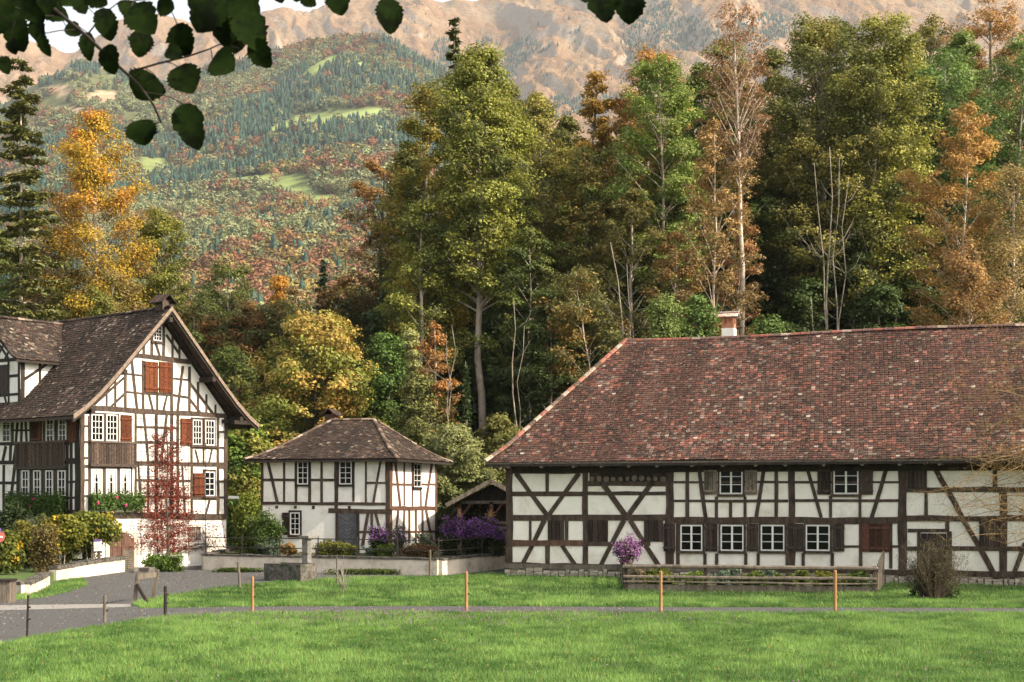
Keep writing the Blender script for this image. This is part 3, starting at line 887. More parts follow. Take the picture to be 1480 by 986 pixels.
for px in (745, 792, 838, 878, 917, 957, 1007, 1051, 1098, 1140, 1195, 1250, 1303, 1360, 1420, 1478):
    s_, _ = W_.sh(px, 668); g = MB()
    g.tube([W_.pt(s_, ze - .05, 0), W_.pt(s_, ze - .20, ov_f - .01)], .075, 9)
    g.build('rafter_end', M['board_grey'], rf)
# chimney
cp = O + bd * 8.75 + inn * (runF + .25); ang = math.atan2(bd.y, bd.x)
ch = MB(); ch.box((cp.x, cp.y, zr + .05), (.54, .54, .62), ang); co = ch.build('chimney', M['plaster'], barn)
c2 = MB()
c2.box((cp.x, cp.y, zr + .45), (.52, .52, .2), ang)
for sx in (-.2, 0, .2):
    for sy in (-.2, .2):
        p = cp + bd * sx + bnn * sy; c2.box((p.x, p.y, zr + .68), (.11, .11, .28), ang)
c2.build('chimney_top', M['brick_red'], co)
c3 = MB()
for sgn in (-1, 1):
    for k in range(3):
        for j in range(5):
            a_ = cp + bnn * sgn * (.38 - k * .13) + bd * (-.34 + j * .17)
            z_ = zr + .84 + k * .07
            c3.bar(a_ + Vector((0, 0, z_)), a_ - bnn * sgn * .17 + Vector((0, 0, z_ + .09)), .19, .03, col=pick([(1, (.5, .42, .36)), (1, (.38, .2, .14))]))
c3.box((cp.x, cp.y, zr + 1.08), (.86, .16, .06), ang, col=(.5, .42, .36))
c3.build('chimney_cap', M['tile'], co, cols=True)

# ============================================================ LEFT HOUSE
rr = random.Random(21)
HC = Vector((-18.73, 62, 0)); dG = Vector((.622, .783, 0)).normalized(); dS = Vector((-.783, .622, 0)).normalized()
GW = Wall(HC, dG, (.78, -.62)); SW = Wall(HC, dS, (-.62, -.78))
house = thing('half_timbered_house', 'tall white half-timbered gable house with red climber and brown shutters', 'house', HC)
Wd, Ln = 8.05, 12.5
apx = 11.55; ew = 7.15
gp_ = [GW.pt(0, 0, 0), GW.pt(Wd, 0, 0)]
vs = []
for off in (0, -Ln):
    for s_, h_ in ((0, 0), (Wd, 0), (Wd, ew), (Wd / 2, apx), (0, ew)):
        vs.append(GW.pt(s_, h_, off))
mb = MB(); mb.add(vs, [(0, 1, 2, 3, 4), (9, 8, 7, 6, 5), (0, 5, 6, 1), (1, 6, 7, 2), (4, 9, 5, 0), (2, 7, 8, 3), (3, 8, 9, 4)])
mb.build('wall', M['plaster'], house)
tb = MB(); B = lambda *a: GW.beam(tb, *a[:4], a[4] * 1.22)
for t_ in ((119, 597, 119, 746, 5), (128, 601, 128.5, 743, 2.2), (326, 603, 326, 812 - 62, 4.5), (154, 562, 154, 589, 2.5), (166.5, 551, 166.5, 591, 2.5), (181, 535, 181, 592, 3.5), (206.7, 521, 206.7, 593, 3.2), (227, 567, 227, 594, 2.7), (247.8, 524, 247.8, 596, 3.5), (273.5, 530, 273.5, 597, 3.2),
           (286, 552, 286, 598, 2.5), (298, 570, 298, 600, 2.5), (311, 585, 311, 600, 2.2), (207.5, 497, 207.5, 514, 2.5), (219, 486, 219, 516, 3), (236, 462, 236, 518, 3.2), (249, 482, 249, 519, 2.5), (259, 500, 259, 521, 2.2),
           (128.7, 589.7, 325.8, 601, 5), (190, 513, 285, 524, 5), (195, 669.5, 326, 671, 4.5), (115, 743.5, 326, 747, 6.5), (183, 540.5, 206, 543, 2.3), (183, 566.5, 206, 569, 2.3), (249, 547, 273, 549.5, 2.3), (249, 571, 273, 575, 2.5), (207, 568.5, 248, 571, 2.6),
           (190, 520, 198, 592, 3.2), (215, 570, 221, 594, 2.6), (241, 572, 235.5, 595, 2.6), (264, 529, 256, 597, 3.2), (136, 585, 179, 546, 2.6), (159, 589, 180, 569, 2.4), (240, 484, 259, 512, 2.6), (224.5, 495, 231, 516, 2.6), (274, 554, 309, 600, 2.8), (274, 577, 291, 599, 2.6),
           (195.8, 595, 195.8, 745, 2.6), (207.5, 597, 214, 668, 2.6), (225.5, 597, 225.5, 668, 3.2), (241, 597, 232.5, 668, 2.6), (247.7, 598, 247.7, 745, 3), (256.8, 599, 256.8, 745, 3), (276.5, 645, 276.5, 668, 2.6), (314.6, 603, 314.6, 745, 3),
           (282, 650, 286.5, 668, 2.4), (294, 649, 294, 669, 2.4), (306, 650, 302, 669, 2.4), (200, 672, 204, 744, 2.4), (214, 672, 214, 744, 2.6), (225.6, 672, 225.6, 744, 3), (263, 673, 267, 744, 2.4), (277, 673, 277, 745, 3),
           (119, 616, 128, 616, 2.4), (119, 639, 128, 639, 2.4), (119, 662, 128, 662, 2.4), (119, 674, 128, 674, 3), (119, 694, 128, 694, 2.4), (119, 717, 128, 717, 2.4), (315, 624, 326, 624.5, 2.4), (315, 647, 326, 647.5, 2.4), (315, 675.5, 326, 676, 2.4), (315, 696, 326, 696, 2.4), (315, 719, 326, 719, 2.4),
           (275, 646.5, 315, 647.5, 3), (196, 617, 258, 619, 2.4), (196, 639, 258, 640, 2.4), (196, 694, 276, 695, 2.6), (196, 718, 276, 719, 2.6), (128, 718, 196, 719, 3.5), (277, 720.5, 315, 721.5, 2.6), (303, 722, 297, 744, 2.6), (140, 722, 135, 743, 2.4), (160, 722, 165, 743, 2.4), (180, 722, 180, 743, 2.6)):
    B(*t_)
tb.build('timber_frame', M['timber'], house)
tb = MB(); B = lambda *a: SW.beam(tb, *a[:4], a[4] * 1.2)
for t_ in ((112, 600, 112, 748, 6), (103, 640, 103, 748, 3.5), (0, 641.5, 104, 640, 4), (-60, 669.5, 114, 668, 4), (-60, 698, 26, 698, 3), (-60, 744, 114, 741, 6), (-60, 646, 0, 642, 4), (18.5, 602, 18.5, 641, 2.5), (26.5, 602, 23, 641, 2.5), (32, 602, 31, 641, 2.3), (37, 602, 39, 641, 2.3), (45, 602, 45, 641, 3), (16, 622, 45, 622, 2.2),
           (9, 645, 4, 668, 2.6), (16, 642, 15, 668, 2.8), (24, 642, 20, 668, 2.6), (6, 672, 6, 742, 2.6), (22, 672, 14, 742, 3), (27, 672, 27, 742, 3.5), (98, 640, 98, 742, 2.5), (99, 664, 112, 664, 3), (99, 697, 112, 696, 2.4), (99, 720, 112, 719, 2.4), (40, 722, 46, 742, 2.5), (60, 722, 58, 742, 2.5), (76, 722, 80, 742, 2.5), (27, 720, 98, 719, 3.5)):
    B(*t_)
s_a, _ = SW.sh(97, 678); 
tb.build('timber_frame', M['timber_dark'], house)
# window band boards (side)
bb = MB(); s0, s1, h0, h1 = SW.rect(30, 678, 97.5, 718); SW.box(bb, s0, s1, h0, h1, -.02, .018); bb.build('panelling', M['board_dark'], house); bb = MB(); s0, s1, h0, h1 = SW.rect(62, 600, 100, 640); SW.box(bb, s0, s1, h0, h1, -.02, .018)
bb.build('panelling', M['board_dark'], house)
bb = MB(); s0, s1, h0, h1 = GW.rect(129, 597, 172, 638.5); GW.box(bb, s0, s1, h0, h1, -.02, .018); bb.build('panelling', M['timber'], house); bb = MB(); s0, s1, h0, h1 = GW.rect(129, 675, 191, 717.5); GW.box(bb, s0, s1, h0, h1, -.02, .018)
bb.build('panelling', M['timber'], house)
for x0, x1 in ((5, 16.5), (68, 79), (86, 97)): SW.window(house, x0, 604, x1, 639, 2, 4, mull=False, surround=None)
for x0, x1 in ((33, 43), (50, 60), (67.5, 77.5), (85, 96)): SW.window(house, x0, 680, x1, 717, 2, 3, mull=False, surround=None)
SW.shutter(house, 47, 603, 61, 640, 'board_brown', 3); SW.shutter(house, 99.5, 603, 112, 640, 'board_brown', 3)
GW.window(house, 131, 599, 148, 637, 3, 4, mull=False, surround=None); GW.window(house, 152.5, 599.5, 168.5, 637.5, 3, 4, mull=False, surround=None)
GW.window(house, 277.5, 607, 290.5, 643, 3, 4, mull=False); GW.window(house, 295.5, 607.5, 309, 644, 3, 4, mull=False)
GW.window(house, 220.5, 471, 233, 493, 3, 4, mull=False)
for x0, x1 in ((130.5, 146.5), (152, 167.5), (172.5, 187.5)): GW.window(house, x0, 678, x1, 716, 3, 2, mull=False, curtain=True, surround=None)
GW.window(house, 295, 682, 309, 717, 2, 4, mull=False)
GW.shutter(house, 174, 600, 190, 639, 'shutter_red', 2, o=.06); GW.shutter(house, 260.5, 605, 276, 644, 'shutter_red', 2, o=.085)
GW.shutter(house, 208.5, 523, 227.5, 567, 'shutter_red', 3, o=.07); GW.shutter(house, 229.5, 523.5, 247.5, 568, 'shutter_red', 3, o=.07)
GW.shutter(house, 279, 684, 293, 718, 'shutter_red', 2, o=.085)
def balcony(W_, x0, y0, x1, y1):
    s0, s1, h0, h1 = W_.rect(x0, y0, x1, y1); mb = MB(); n_ = int((s1 - s0) / .13)
    for i in range(n_):
        a = s0 + (s1 - s0) * i / n_; kk_ = rr.uniform(.45, 1.6)
        W_.box(mb, a + .008, a + (s1 - s0) / n_ - .008, h0 + .05, h1 - .05, .10 + rr.uniform(-.006, .006), .14 + rr.uniform(-.012, .012), tuple(x * kk_ for x in (.060, .042, .032)))
    W_.box(mb, s0 - .03, s1 + .03, h1 - .05, h1 + .04, .0, .19, (.10, .075, .058)); W_.box(mb, s0 - .03, s1 + .03, h0 - .05, h0 + .06, .0, .18, (.06, .045, .035))
    mb.build('balcony_panel', M['plank'], house, cols=True)
balcony(GW, 129, 639, 194.5, 673); balcony(SW, 25, 639, 97, 676)
# cellar door: arched, two leaves, latticed lower half
s0, s1, h0, h1 = GW.rect(158, 770, 193, 828); h0 = .02
mb = MB(); n_ = 10; mid = (s0 + s1) / 2
for i in range(n_):
    a = s0 + (s1 - s0) * i / n_; b_ = s0 + (s1 - s0) * (i + 1) / n_
    top = h1 - .30 * ((a + b_) / 2 - mid) ** 2 / ((s1 - s0) / 2) ** 2
    lo = h0 + (.0 if i < 5 else .85)
    GW.box(mb, a + .004, b_ - .004, lo, top, -.02, .045 + .004 * (i % 2))
GW.box(mb, s0, s1, 1.02, 1.1, .0, .07); GW.box(mb, mid - .05, mid + .05, h0, h1 - .02, 0, .08)
door = mb.build('door', M['timber_red'], house)
lb = MB(); a = mid + .06
for i in range(8):
    t = a + (s1 - a) * (i + .5) / 8; GW.box(lb, t - .022, t + .022, h0, .86, .02, .055)
for j in range(9):
    t = h0 + .84 * (j + .5) / 9; GW.box(lb, a, s1, t - .02, t + .02, .02, .06)
lb.build('lattice', M['board_grey'], door)
jb = MB(); GW.box(jb, s0 - .22, s0 - .01, 0, h1, -.02, .05); GW.box(jb, s1 + .01, s1 + .2, 0, h1, -.02, .05)
for i in range(8):
    an0 = math.pi * i / 8; an1 = math.pi * (i + 1) / 8; hw = (s1 - s0) / 2
    p = []
    for o_ in (-.02, .055):
        for an, r_ in ((an0, 1), (an1, 1), (an1, 1.13), (an0, 1.13)):
            p.append(GW.pt(mid + math.cos(an) * hw * r_, h1 - .28 + math.sin(an) * .30 * r_ + (r_ > 1) * .06, o_))
    jb.hexa(p)
jb.build('door_frame', M['cement'], door)
gr = MB(); s0, s1, h0, h1 = GW.rect(272, 763, 290, 779)
for i in range(7): t = s0 + (s1 - s0) * (i + .5) / 7; GW.box(gr, t - .03, t + .03, h0, h1, -.02, .03)
GW.box(gr, s0, s1, h1, h1 + .06, 0, .05); GW.box(gr, s0, s1, h0 - .06, h0, 0, .05)
gr.build('cellar_grate', M['board_grey'], house)

# roof of the house: two swept faces with a wide verge
def house_face(tl, dk, side):
    e_ = 1.15; vo = 1.0
    if side == 0: O = HC - dG * e_ - dS * vo; di = dG
    else: O = HC + dG * (Wd + e_) - dS * vo; di = -dG
    pr = [(0, 6.72), (.6, 7.12), (1.3, 7.72), (2.2, 8.62), (Wd / 2 + e_, 11.85)]
    roof_face(tl, dk, O, dS, di, pr, lambda r: 0, lambda r: Ln + 2 * vo, PAL_DARK, tw=.17, expo=.15, thick=.13, sag=.02)
tl = MB(); dk = MB(); house_face(tl, dk, 0); house_face(tl, dk, 1)
rf = tl.build('roof', M['tile'], house, cols=True)
dk.build('roof_deck', M['timber'], rf)
rt = MB(); Rp = HC + dG * Wd / 2 - dS * 1.02 + Vector((0, 0, 11.88))
ridge_tiles(rt, [Rp + dS * (Ln + 2) * t - Vector((0, 0, .07 * math.sin(t * 3.1))) for t in np.linspace(0, 1, 8)], PAL_DARK)
rt.build('ridge_tiles', M['tile'], rf, cols=True)
vb = MB(); pr = [(0, 6.72), (.6, 7.12), (1.3, 7.72), (2.2, 8.62), (Wd / 2 + 1.15, 11.85)]
for sd_ in (0, 1):
    for a_, b_ in zip(pr[:-1], pr[1:]):
        pa = []
        for r_, z_ in (a_, b_):
            s_ = -1.15 + r_ if sd_ == 0 else Wd + 1.15 - r_
            pa.append((s_, z_))
        (sa, za), (sb_, zb) = pa
        vb.hexa([GW.pt(sa, za - .16, 1.0), GW.pt(sb_, zb - .16, 1.0), GW.pt(sb_, zb - .16, 1.05), GW.pt(sa, za - .16, 1.05), GW.pt(sa, za + .05, 1.0), GW.pt(sb_, zb + .05, 1.0), GW.pt(sb_, zb + .05, 1.05), GW.pt(sa, za + .05, 1.05)])
vb.build('verge_board', mat('verge_mortar', (.26, .20, .155), (.12, .085, .06), 8, .9), rf)
pb = MB()
# purlins, rafters and eave beam ends carrying the verge
for s_, z_ in ((Wd / 2, 11.3), (1.55, 9.2 - .45), (Wd - 1.55, 9.2 - .45), (-.12, 6.95), (Wd + .12, 6.95)):
    pb.hexa([GW.pt(s_ + a, z_ + c, b_) for c in (-.11, .11) for a, b_ in ((-.1, -.1), (.1, -.1), (.1, .98), (-.1, .98))])
for sgn in (0, 1):
    for o_ in (.35, .93):
        for k in range(len(pr) - 1):
            (ra, za), (rb_, zb) = pr[k], pr[k + 1]
            f_ = (lambda r_: -1.15 + r_) if sgn == 0 else (lambda r_: Wd + 1.15 - r_)
            p = []
            for dz in (-.30, -.14):
                for r_, z_, oo in ((ra, za, o_ - .05), (rb_, zb, o_ - .05), (rb_, zb, o_ + .05), (ra, za, o_ + .05)):
                    p.append(GW.pt(f_(r_), z_ + dz, oo))
            pb.hexa(p)
GW.box(pb, Wd - .3, Wd + 1.0, 6.78, 6.95, .02, .2); GW.box(pb, Wd - .3, Wd + .75, 6.70, 6.88, .75, .95)
pb.build('purlins', M['timber_dark'], rf)
# little tiled ridge turret
tp = HC + dG * Wd / 2 - dS * .35
rc = MB(); rc.box((tp.x, tp.y, 11.98), (.42, .55, .5), math.atan2(dG.y, dG.x)); co = rc.build('chimney', M['timber'], house)
rc = MB()
for sgn in (-1, 1):
    for k in range(5):
        a_ = tp + dG * sgn * .42 + dS * (-.42 + k * .2); rc.bar(a_ + Vector((0, 0, 12.08)), tp + dS * (-.42 + k * .2) + Vector((0, 0, 12.46)), .2, .04, col=pick(PAL_DARK))
rc.build('chimney_cap', M['tile'], co, cols=True)

# cross gable over the side wall
d0, d1, dd = 4.7, 9.7, 5.0
dz0, dz1 = 9.62, 11.5
mb = MB(); vs = []
for o_ in (.03, -3.8):
    for s_, h_ in ((d0, 7.0), (d1, 7.0), (d1, dz0), ((d0 + d1) / 2, dz1), (d0, dz0)): vs.append(SW.pt(s_, h_, o_))
mb.add(vs, [(0, 1, 2, 3, 4), (9, 8, 7, 6, 5), (0, 5, 6, 1), (1, 6, 7, 2), (4, 9, 5, 0), (2, 7, 8, 3), (3, 8, 9, 4)])
dm = mb.build('cross_gable', M['plaster'], house)
CW = Wall(SW.pt(d0, 0, .03), dG, (.78, -.62)); SW2 = Wall(SW.pt(d0, 0, .03), dS, (-.62, -.78))
tb = MB()
for s0_, h0_, s1_, h1_, wd in ((.1, 7.1, .1, 9.6, .2), (0, 9.52, 3.6, 9.52, .16), (1.0, 7.9, 1.0, 9.5, .13), (2.0, 8.3, 2.0, 9.5, .13), (.15, 8.6, 1.5, 9.5, .13), (.2, 7.4, 2.6, 9.5, .14), (2.8, 8.8, 2.8, 9.5, .12)):
    CW.beam_sh(tb, (s0_, h0_), (s1_, h1_), wd)
for s0_, h0_, s1_, h1_, wd in ((.1, 7.1, .1, 9.6, .18), (0, 9.55, 5, 9.55, .16), (.95, 7.1, .95, 9.5, .14), (.1, 8.8, .95, 8.8, .12), (.1, 7.95, .95, 7.95, .12), (.95, 7.15, 1.3, 7.95, .12), (.9, 7.95, 3.6, 7.95, .14), (.3, 9.6, 1.7, 10.85, .11), (.75, 10.1, 1.25, 9.62, .11), (1.2, 10.45, 2.0, 9.62, .11), (1.9, 11.0, 2.5, 10.3, .11), (.95, 9.62, 2.4, 10.9, .11)):
    SW2.beam_sh(tb, (s0_, h0_), (s1_, h1_), wd)
tb.build('timber_frame', M['timber_dark'], dm)
wb = MB(); SW2.box(wb, 1.05, 2.3, 8.0, 9.35, .0, .02); wb.build('opening', M['board_dark'], dm)
tl = MB(); dk = MB()
for sgn in (0, 1):
    if sgn == 0: O = SW.pt(d0 - .42, 0, .5); dx = dS
    else: O = SW.pt(d1 + .42, 0, .5); dx = -dS
    roof_face(tl, dk, O, dG, dx, [(0, 9.50), (.45, 9.72), (1.1, 10.3), (2.92, 11.66)], lambda r: 0, lambda r: 3.0 + min(1.5, r * .9), PAL_DARK, sag=.015)
rf2 = tl.build('roof', M['tile'], dm, cols=True) if False else tl.build('gable_roof', M['tile'], house, cols=True)
dk.build('roof_deck', M['timber_dark'], rf2)
rt = MB(); A0 = SW.pt(d0 + 2.5, 11.7, .52); ridge_tiles(rt, [A0, A0 + dG * 4.6 - Vector((0, 0, .05))], PAL_DARK)
rt.build('ridge_tiles', M['tile'], rf2, cols=True)
lm = MB(); s_, h_ = SW.sh(9, 612); q_ = SW.pt(s_, h_, .5)
lm.tube([q_ + Vector((0, 0, .35)), q_ + Vector((0, 0, .12))], .01, 5); lm.tube([q_ + Vector((0, 0, z)) for z in (.12, .05, -.12, -.16)], [.04, .13, .10, .04], 8)
lm.build('lantern', M['grey_paint'], house)

# ============================================================ SMALL HOUSE
rr = random.Random(31)
GH = .62     # height of the garden terrace
SC = Vector((-5.68, 66, 0)); sF = Vector((-.966, .259, 0)); sR = Vector((.259, .966, 0))
FW = Wall(SC, sF, (-.26, -.97)); RW = Wall(SC, sR, (.97, -.26))
small = thing('half_timbered_cottage', 'small white half-timbered cottage with a dark hipped tile roof and grey door', 'cottage', SC + Vector((0, 0, GH)))
mb = MB(); LF, LR = 6.4, 7.0
A = SC; Bq = SC + sF * LF; Cq = Bq + sR * LR; Dq = SC + sR * LR
mb.prism([A, Bq, Cq, Dq], .3, 5.15); mb.build('wall', M['plaster'], small)
tb = MB(); B = lambda *a: FW.beam(tb, *a)
for t_ in ((379, 661, 379, 728, 4), (410.7, 661, 410.7, 726, 3), (428, 661, 428, 726, 4), (447.6, 661, 447.6, 726, 4), (465, 661, 465, 726, 3.5), (486, 661, 486, 738, 5), (511, 661, 511, 725, 3.5), (529, 661, 529, 726, 2.6), (560.5, 661, 560.5, 792, 6),
           (380, 693.8, 428, 694, 3.5), (447, 693.8, 484, 694, 3.5), (530, 698, 559, 698, 2.8), (380, 727.5, 560, 728.5, 4), (475, 738, 566, 739.5, 6), (519, 769, 558, 769, 3.5), (490, 702, 511, 702, 2.5), (430, 702, 447, 702, 2.5),
           (386, 662, 401, 726, 4), (551, 662, 540, 726, 3), (532, 742, 524, 790, 4.5), (537.5, 742, 537.5, 768, 3.5), (543, 742, 550, 768, 3.5), (517, 740, 517, 790, 4), (488, 740, 488, 790, 4)):
    B(*t_)
for t_ in ((400, 731, 400, 735, 4), (427, 731, 427, 735, 4), (453, 731, 453, 736, 4), (505, 731, 505, 735, 4)): B(*t_)
tb.build('timber_frame', M['timber'], small)
tb = MB(); B = lambda *a: RW.beam(tb, *a)
for t_ in ((565, 661, 565, 792, 4), (584, 667, 584, 731, 2), (595.6, 666, 595.6, 732, 2), (608, 667, 608, 732, 2), (630, 668, 630, 785, 3), (565, 666.5, 631, 668.5, 3), (565, 700, 595, 700.5, 2.6), (608, 700, 630, 700.3, 2.6), (565, 734.5, 631, 735, 5), (565, 769, 631, 768, 2.5),
           (571, 668, 578, 732, 2.6), (624, 669, 614.5, 732, 2.6), (575, 738, 572, 768, 2.6), (584, 737, 582, 785, 2.6), (591, 737, 591, 785, 2.6), (600.5, 737, 600.5, 785, 2.6), (610, 737, 610, 785, 2.6), (615, 737, 624, 785, 2.8)):
    B(*t_)
tb.build('timber_frame', M['timber_red'], small)
FW.window(small, 430.5, 667, 446, 700, 2, 4, mull=False, surround='timber_dark'); FW.window(small, 491, 667, 509, 700, 2, 4, mull=False, surround='timber_dark')
FW.window(small, 420, 741, 434, 773, 2, 4, mull=False, surround='timber_dark'); FW.shutter(small, 408, 741, 419, 773, 'board_dark', 2, o=.05)
RW.window(small, 596.5, 670, 607, 704, 2, 4, mull=False, surround='timber_dark')
s0, s1, h0, h1 = FW.rect(489.5, 742, 515.5, 788); h0 = GH + .02
mb = MB(); n_ = 7
FW.box(mb, s0, s1, h0, h1, -.02, .03)
for i in range(12):          # chevron boards
    hh = h0 - .2 + (h1 - h0 + .2) * i / 12
    for sg in (0, 1):
        a = (s0, hh + .28) if sg == 0 else (s1, hh + .28); b_ = ((s0 + s1) / 2, hh)
        if hh < h0 + .02 or hh + .28 > h1: continue
        FW.beam_sh(mb, a, b_, .05, .045)
dr = mb.build('door', M['door_grey'], small)
hb = MB(); hb.tube([FW.pt(s0 + .12, GH + 1.0, .03), FW.pt(s0 + .12, GH + 1.0, .1)], .02, 8); hb.build('handle', M['iron'], dr)
jb = MB(); FW.box(jb, s0 - .14, s0 - .01, GH, h1 + .1, -.02, .07); FW.box(jb, s1 + .01, s1 + .14, GH, h1 + .1, -.02, .072); jb.build('door_frame', M['timber_dark'], dr)
tl = MB(); dk = MB(); e_ = .62; ze, zr = 5.02, 7.02
LE, RE = LF + 2 * e_, LR + 2 * e_; ru = RE / 2; he = (LE - 2.25) / 2
OA = SC - sF * e_ - sR * e_                       # front corner
pf = [(0, ze), (.7, ze + .22), (1.5, ze + .57), (ru, zr)]
k_ = he / ru; pe = [(a * k_, z) for a, z in pf]
roof_face(tl, dk, OA, sF, sR, pf, lambda r: r * k_, lambda r: LE - r * k_, PAL_DARK, sag=.02)
roof_face(tl, dk, OA + sR * RE, sF, -sR, pf, lambda r: r * k_, lambda r: LE - r * k_, PAL_DARK, tw=.3, expo=.25)
roof_face(tl, dk, OA, sR, sF, pe, lambda r: r / k_, lambda r: RE - r / k_, PAL_DARK, sag=.02)
roof_face(tl, dk, OA + sF * LE, sR, -sF, pe, lambda r: r / k_, lambda r: RE - r / k_, PAL_DARK, tw=.25, expo=.2)
rf = tl.build('roof', M['tile'], small, cols=True); dk.build('roof_deck', M['timber_dark'], rf)
rt = MB()
Ra = OA + sF * he + sR * ru; Rb = OA + sF * (LE - he) + sR * ru
def hip(c, inx, iny, Rr):
    pts = [c + inx * (a * k_) + iny * a + Vector((0, 0, z + .03)) for a, z in pf]; ridge_tiles(rt, pts, [(2, (.17, .12, .09)), (3, (.08, .055, .042)), (1, (.24, .19, .15))], .3, .08)
hip(OA, sF, sR, Ra); hip(OA + sF * LE, -sF, sR, Rb); hip(OA + sR * RE, sF, -sR, Ra); hip(OA + sF * LE + sR * RE, -sF, -sR, Rb)
ridge_tiles(rt, [Ra + Vector((0, 0, zr + .03)), Rb + Vector((0, 0, zr + .03))], [(2, (.26, .19, .14)), (2, (.12, .08, .06))], .3, .09)
rt.build('ridge_tiles', M['tile'], rf, cols=True)
cp = Rb + sF * .35 + sR * .9; an = math.atan2(sF.y, sF.x)
cb = MB(); cb.box((cp.x, cp.y, zr - .1), (.55, .55, .9), an); co = cb.build('chimney', M['timber_red'], small)
cb = MB()
for sg in (-1, 1):
    for k in range(5):
        a_ = cp + sF * sg * .42 + sR * (-.4 + k * .2); cb.bar(a_ + Vector((0, 0, zr + .3)), cp + sR * (-.4 + k * .2) + Vector((0, 0, zr + .62)), .2, .05, col=pick(PAL_DARK))
cb.build('chimney_cap', M['tile'], co, cols=True)

# ============================================================ OPEN SHED
rr = random.Random(37)
shed = thing('open_shed', 'dark open timber shed with a gabled roof between cottage and farmhouse', 'shed', (-1.6, 71, .3))
AW = Wall((-3.1, 70, 0), (1, 0, 0), (0, -1))
pk = lambda px, py: AW.sh(px, py)
(ax_, az_) = pk(710, 694); (ex, ez) = pk(645, 729)
sx2 = 2 * ax_ - ex
tl = MB(); dk = MB()
O = AW.pt(ex, 0, .6); roof_face(tl, dk, O + Vector((0, 5, 0)), (0, -1, 0), (1, 0, 0), [(0, ez), (ax_ - ex, az_)], lambda r: 0, lambda r: 5.0, PAL_DARK, tw=.2, expo=.2)
O = AW.pt(sx2, 0, .6); roof_face(tl, dk, O, (0, 1, 0), (-1, 0, 0), [(0, ez), (ax_ - ex, az_)], lambda r: 0, lambda r: 5.0, PAL_DARK, tw=.2, expo=.2)
rf = tl.build('roof', M['tile'], shed, cols=True); dk.build('roof_deck', M['timber_dark'], rf)
bb = MB()
for a_, b_ in (((ex, ez), (ax_, az_)), ((sx2, ez), (ax_, az_))):
    bb.bar(AW.pt(a_[0], a_[1] - .05, .63), AW.pt(b_[0], b_[1] - .05, .63), .04, .2, up=(0, 0, 1))
bb.build('verge_board', M['board_grey'], rf)
for px in (664, 710, 760):
    for yy in (0, -4):
        s_, _ = pk(px, 730); g = MB(); AW.box(g, s_ - .09, s_ + .09, 0, 3.0, yy - .18, yy)
        if yy: g.tube([AW.pt(s_, 2.2, yy), AW.pt(s_ + .6, 2.9, yy)], .05, 4)
        else: g.bar(AW.pt(s_, 2.2, -.09), AW.pt(s_ + .55, 2.9, -.09), .08, .08)
        g.build('post', M['timber_red'], shed)
g = MB(); s_, h_ = pk(660, 727); AW.box(g, s_ - .3, sx2 - .2, 2.9, 3.05, -.14, .0); g.build('tie_beam', M['board_grey'], shed); g = MB(); AW.box(g, s_ - .3, sx2 - .2, 2.9, 3.05, -4.14, -4); g.build('tie_beam', M['board_grey'], shed)
g = MB(); AW.box(g, s_ + .1, sx2 - .4, .0, 2.9, -4.6, -4.5); AW.box(g, s_ + .1, s_ + .16, .0, 2.9, -4.45, -1.5); g.add([AW.pt(ex + .6, 3.0, -.5), AW.pt(sx2 - .6, 3.0, -.5), AW.pt(ax_, az_ - .2, -.5), AW.pt(ex + .6, 3.0, -.55), AW.pt(sx2 - .6, 3.0, -.55), AW.pt(ax_, az_ - .2, -.55)], [(0, 1, 2), (5, 4, 3), (0, 3, 4, 1), (1, 4, 5, 2), (2, 5, 3, 0)]); g.build('shade_infill', M['board_dark'], shed)  # back, side and gable boards added dark to stand for interior shade
for j in range(5):
    s_, _ = pk(714, 730); g = MB(); h_ = .9 + j * .27
    g.bar(AW.pt(s_, h_, .05), AW.pt(sx2 - .3, h_ + rr.uniform(-.04, .04), .05), .05, .12); g.build('rail', M['board_grey'], shed)
g = MB(); c_ = AW.pt(*pk(709, 745), .2)
for k in range(9):
    a_ = k * .7; g.bar(c_, c_ + Vector((math.cos(a_) * .28, rr.uniform(-.1, .1), math.sin(a_) * .28)), .1, .03)
tag(g.build('carved_star', M['postwood'], None), 'pale carved wooden star hanging in the open shed', 'ornament')
M['bark_stem'] = mat('bark_stem', (.12, .10, .075), (.30, .26, .21), 3, .9, .5, 9, stretch=(1, 1, .35), c3=(.05, .06, .03), s3=1.1, t3=(.5, .6))
# ============================================================ TREES
def unit(v): return v / np.maximum(1e-9, np.linalg.norm(v, axis=-1, keepdims=True))
def quads(C, N_, L, W_, rs, dirv=None, fold=.25):
    """leaf faces: centres C, normals N_, half lengths L, half widths W_"""
    n = len(C)
    if dirv is None: dirv = rs.normal(size=(n, 3))
    u = unit(dirv - N_ * (dirv * N_).sum(1, keepdims=True)); v = np.cross(N_, u)
    L = np.reshape(L, (-1, 1)) * np.ones((n, 1)); W_ = np.reshape(W_, (-1, 1)) * np.ones((n, 1))
    off = N_ * W_ * fold
    V = np.stack([C - u * L - off, C + v * W_ + off, C + u * L - off, C - v * W_ + off], 1).reshape(-1, 3)
    Fq = np.arange(4 * n).reshape(n, 4)
    return V, Fq
def mixc(a, b, t): return np.asarray(a)[None, :] * (1 - t[:, None]) + np.asarray(b)[None, :] * t[:, None]

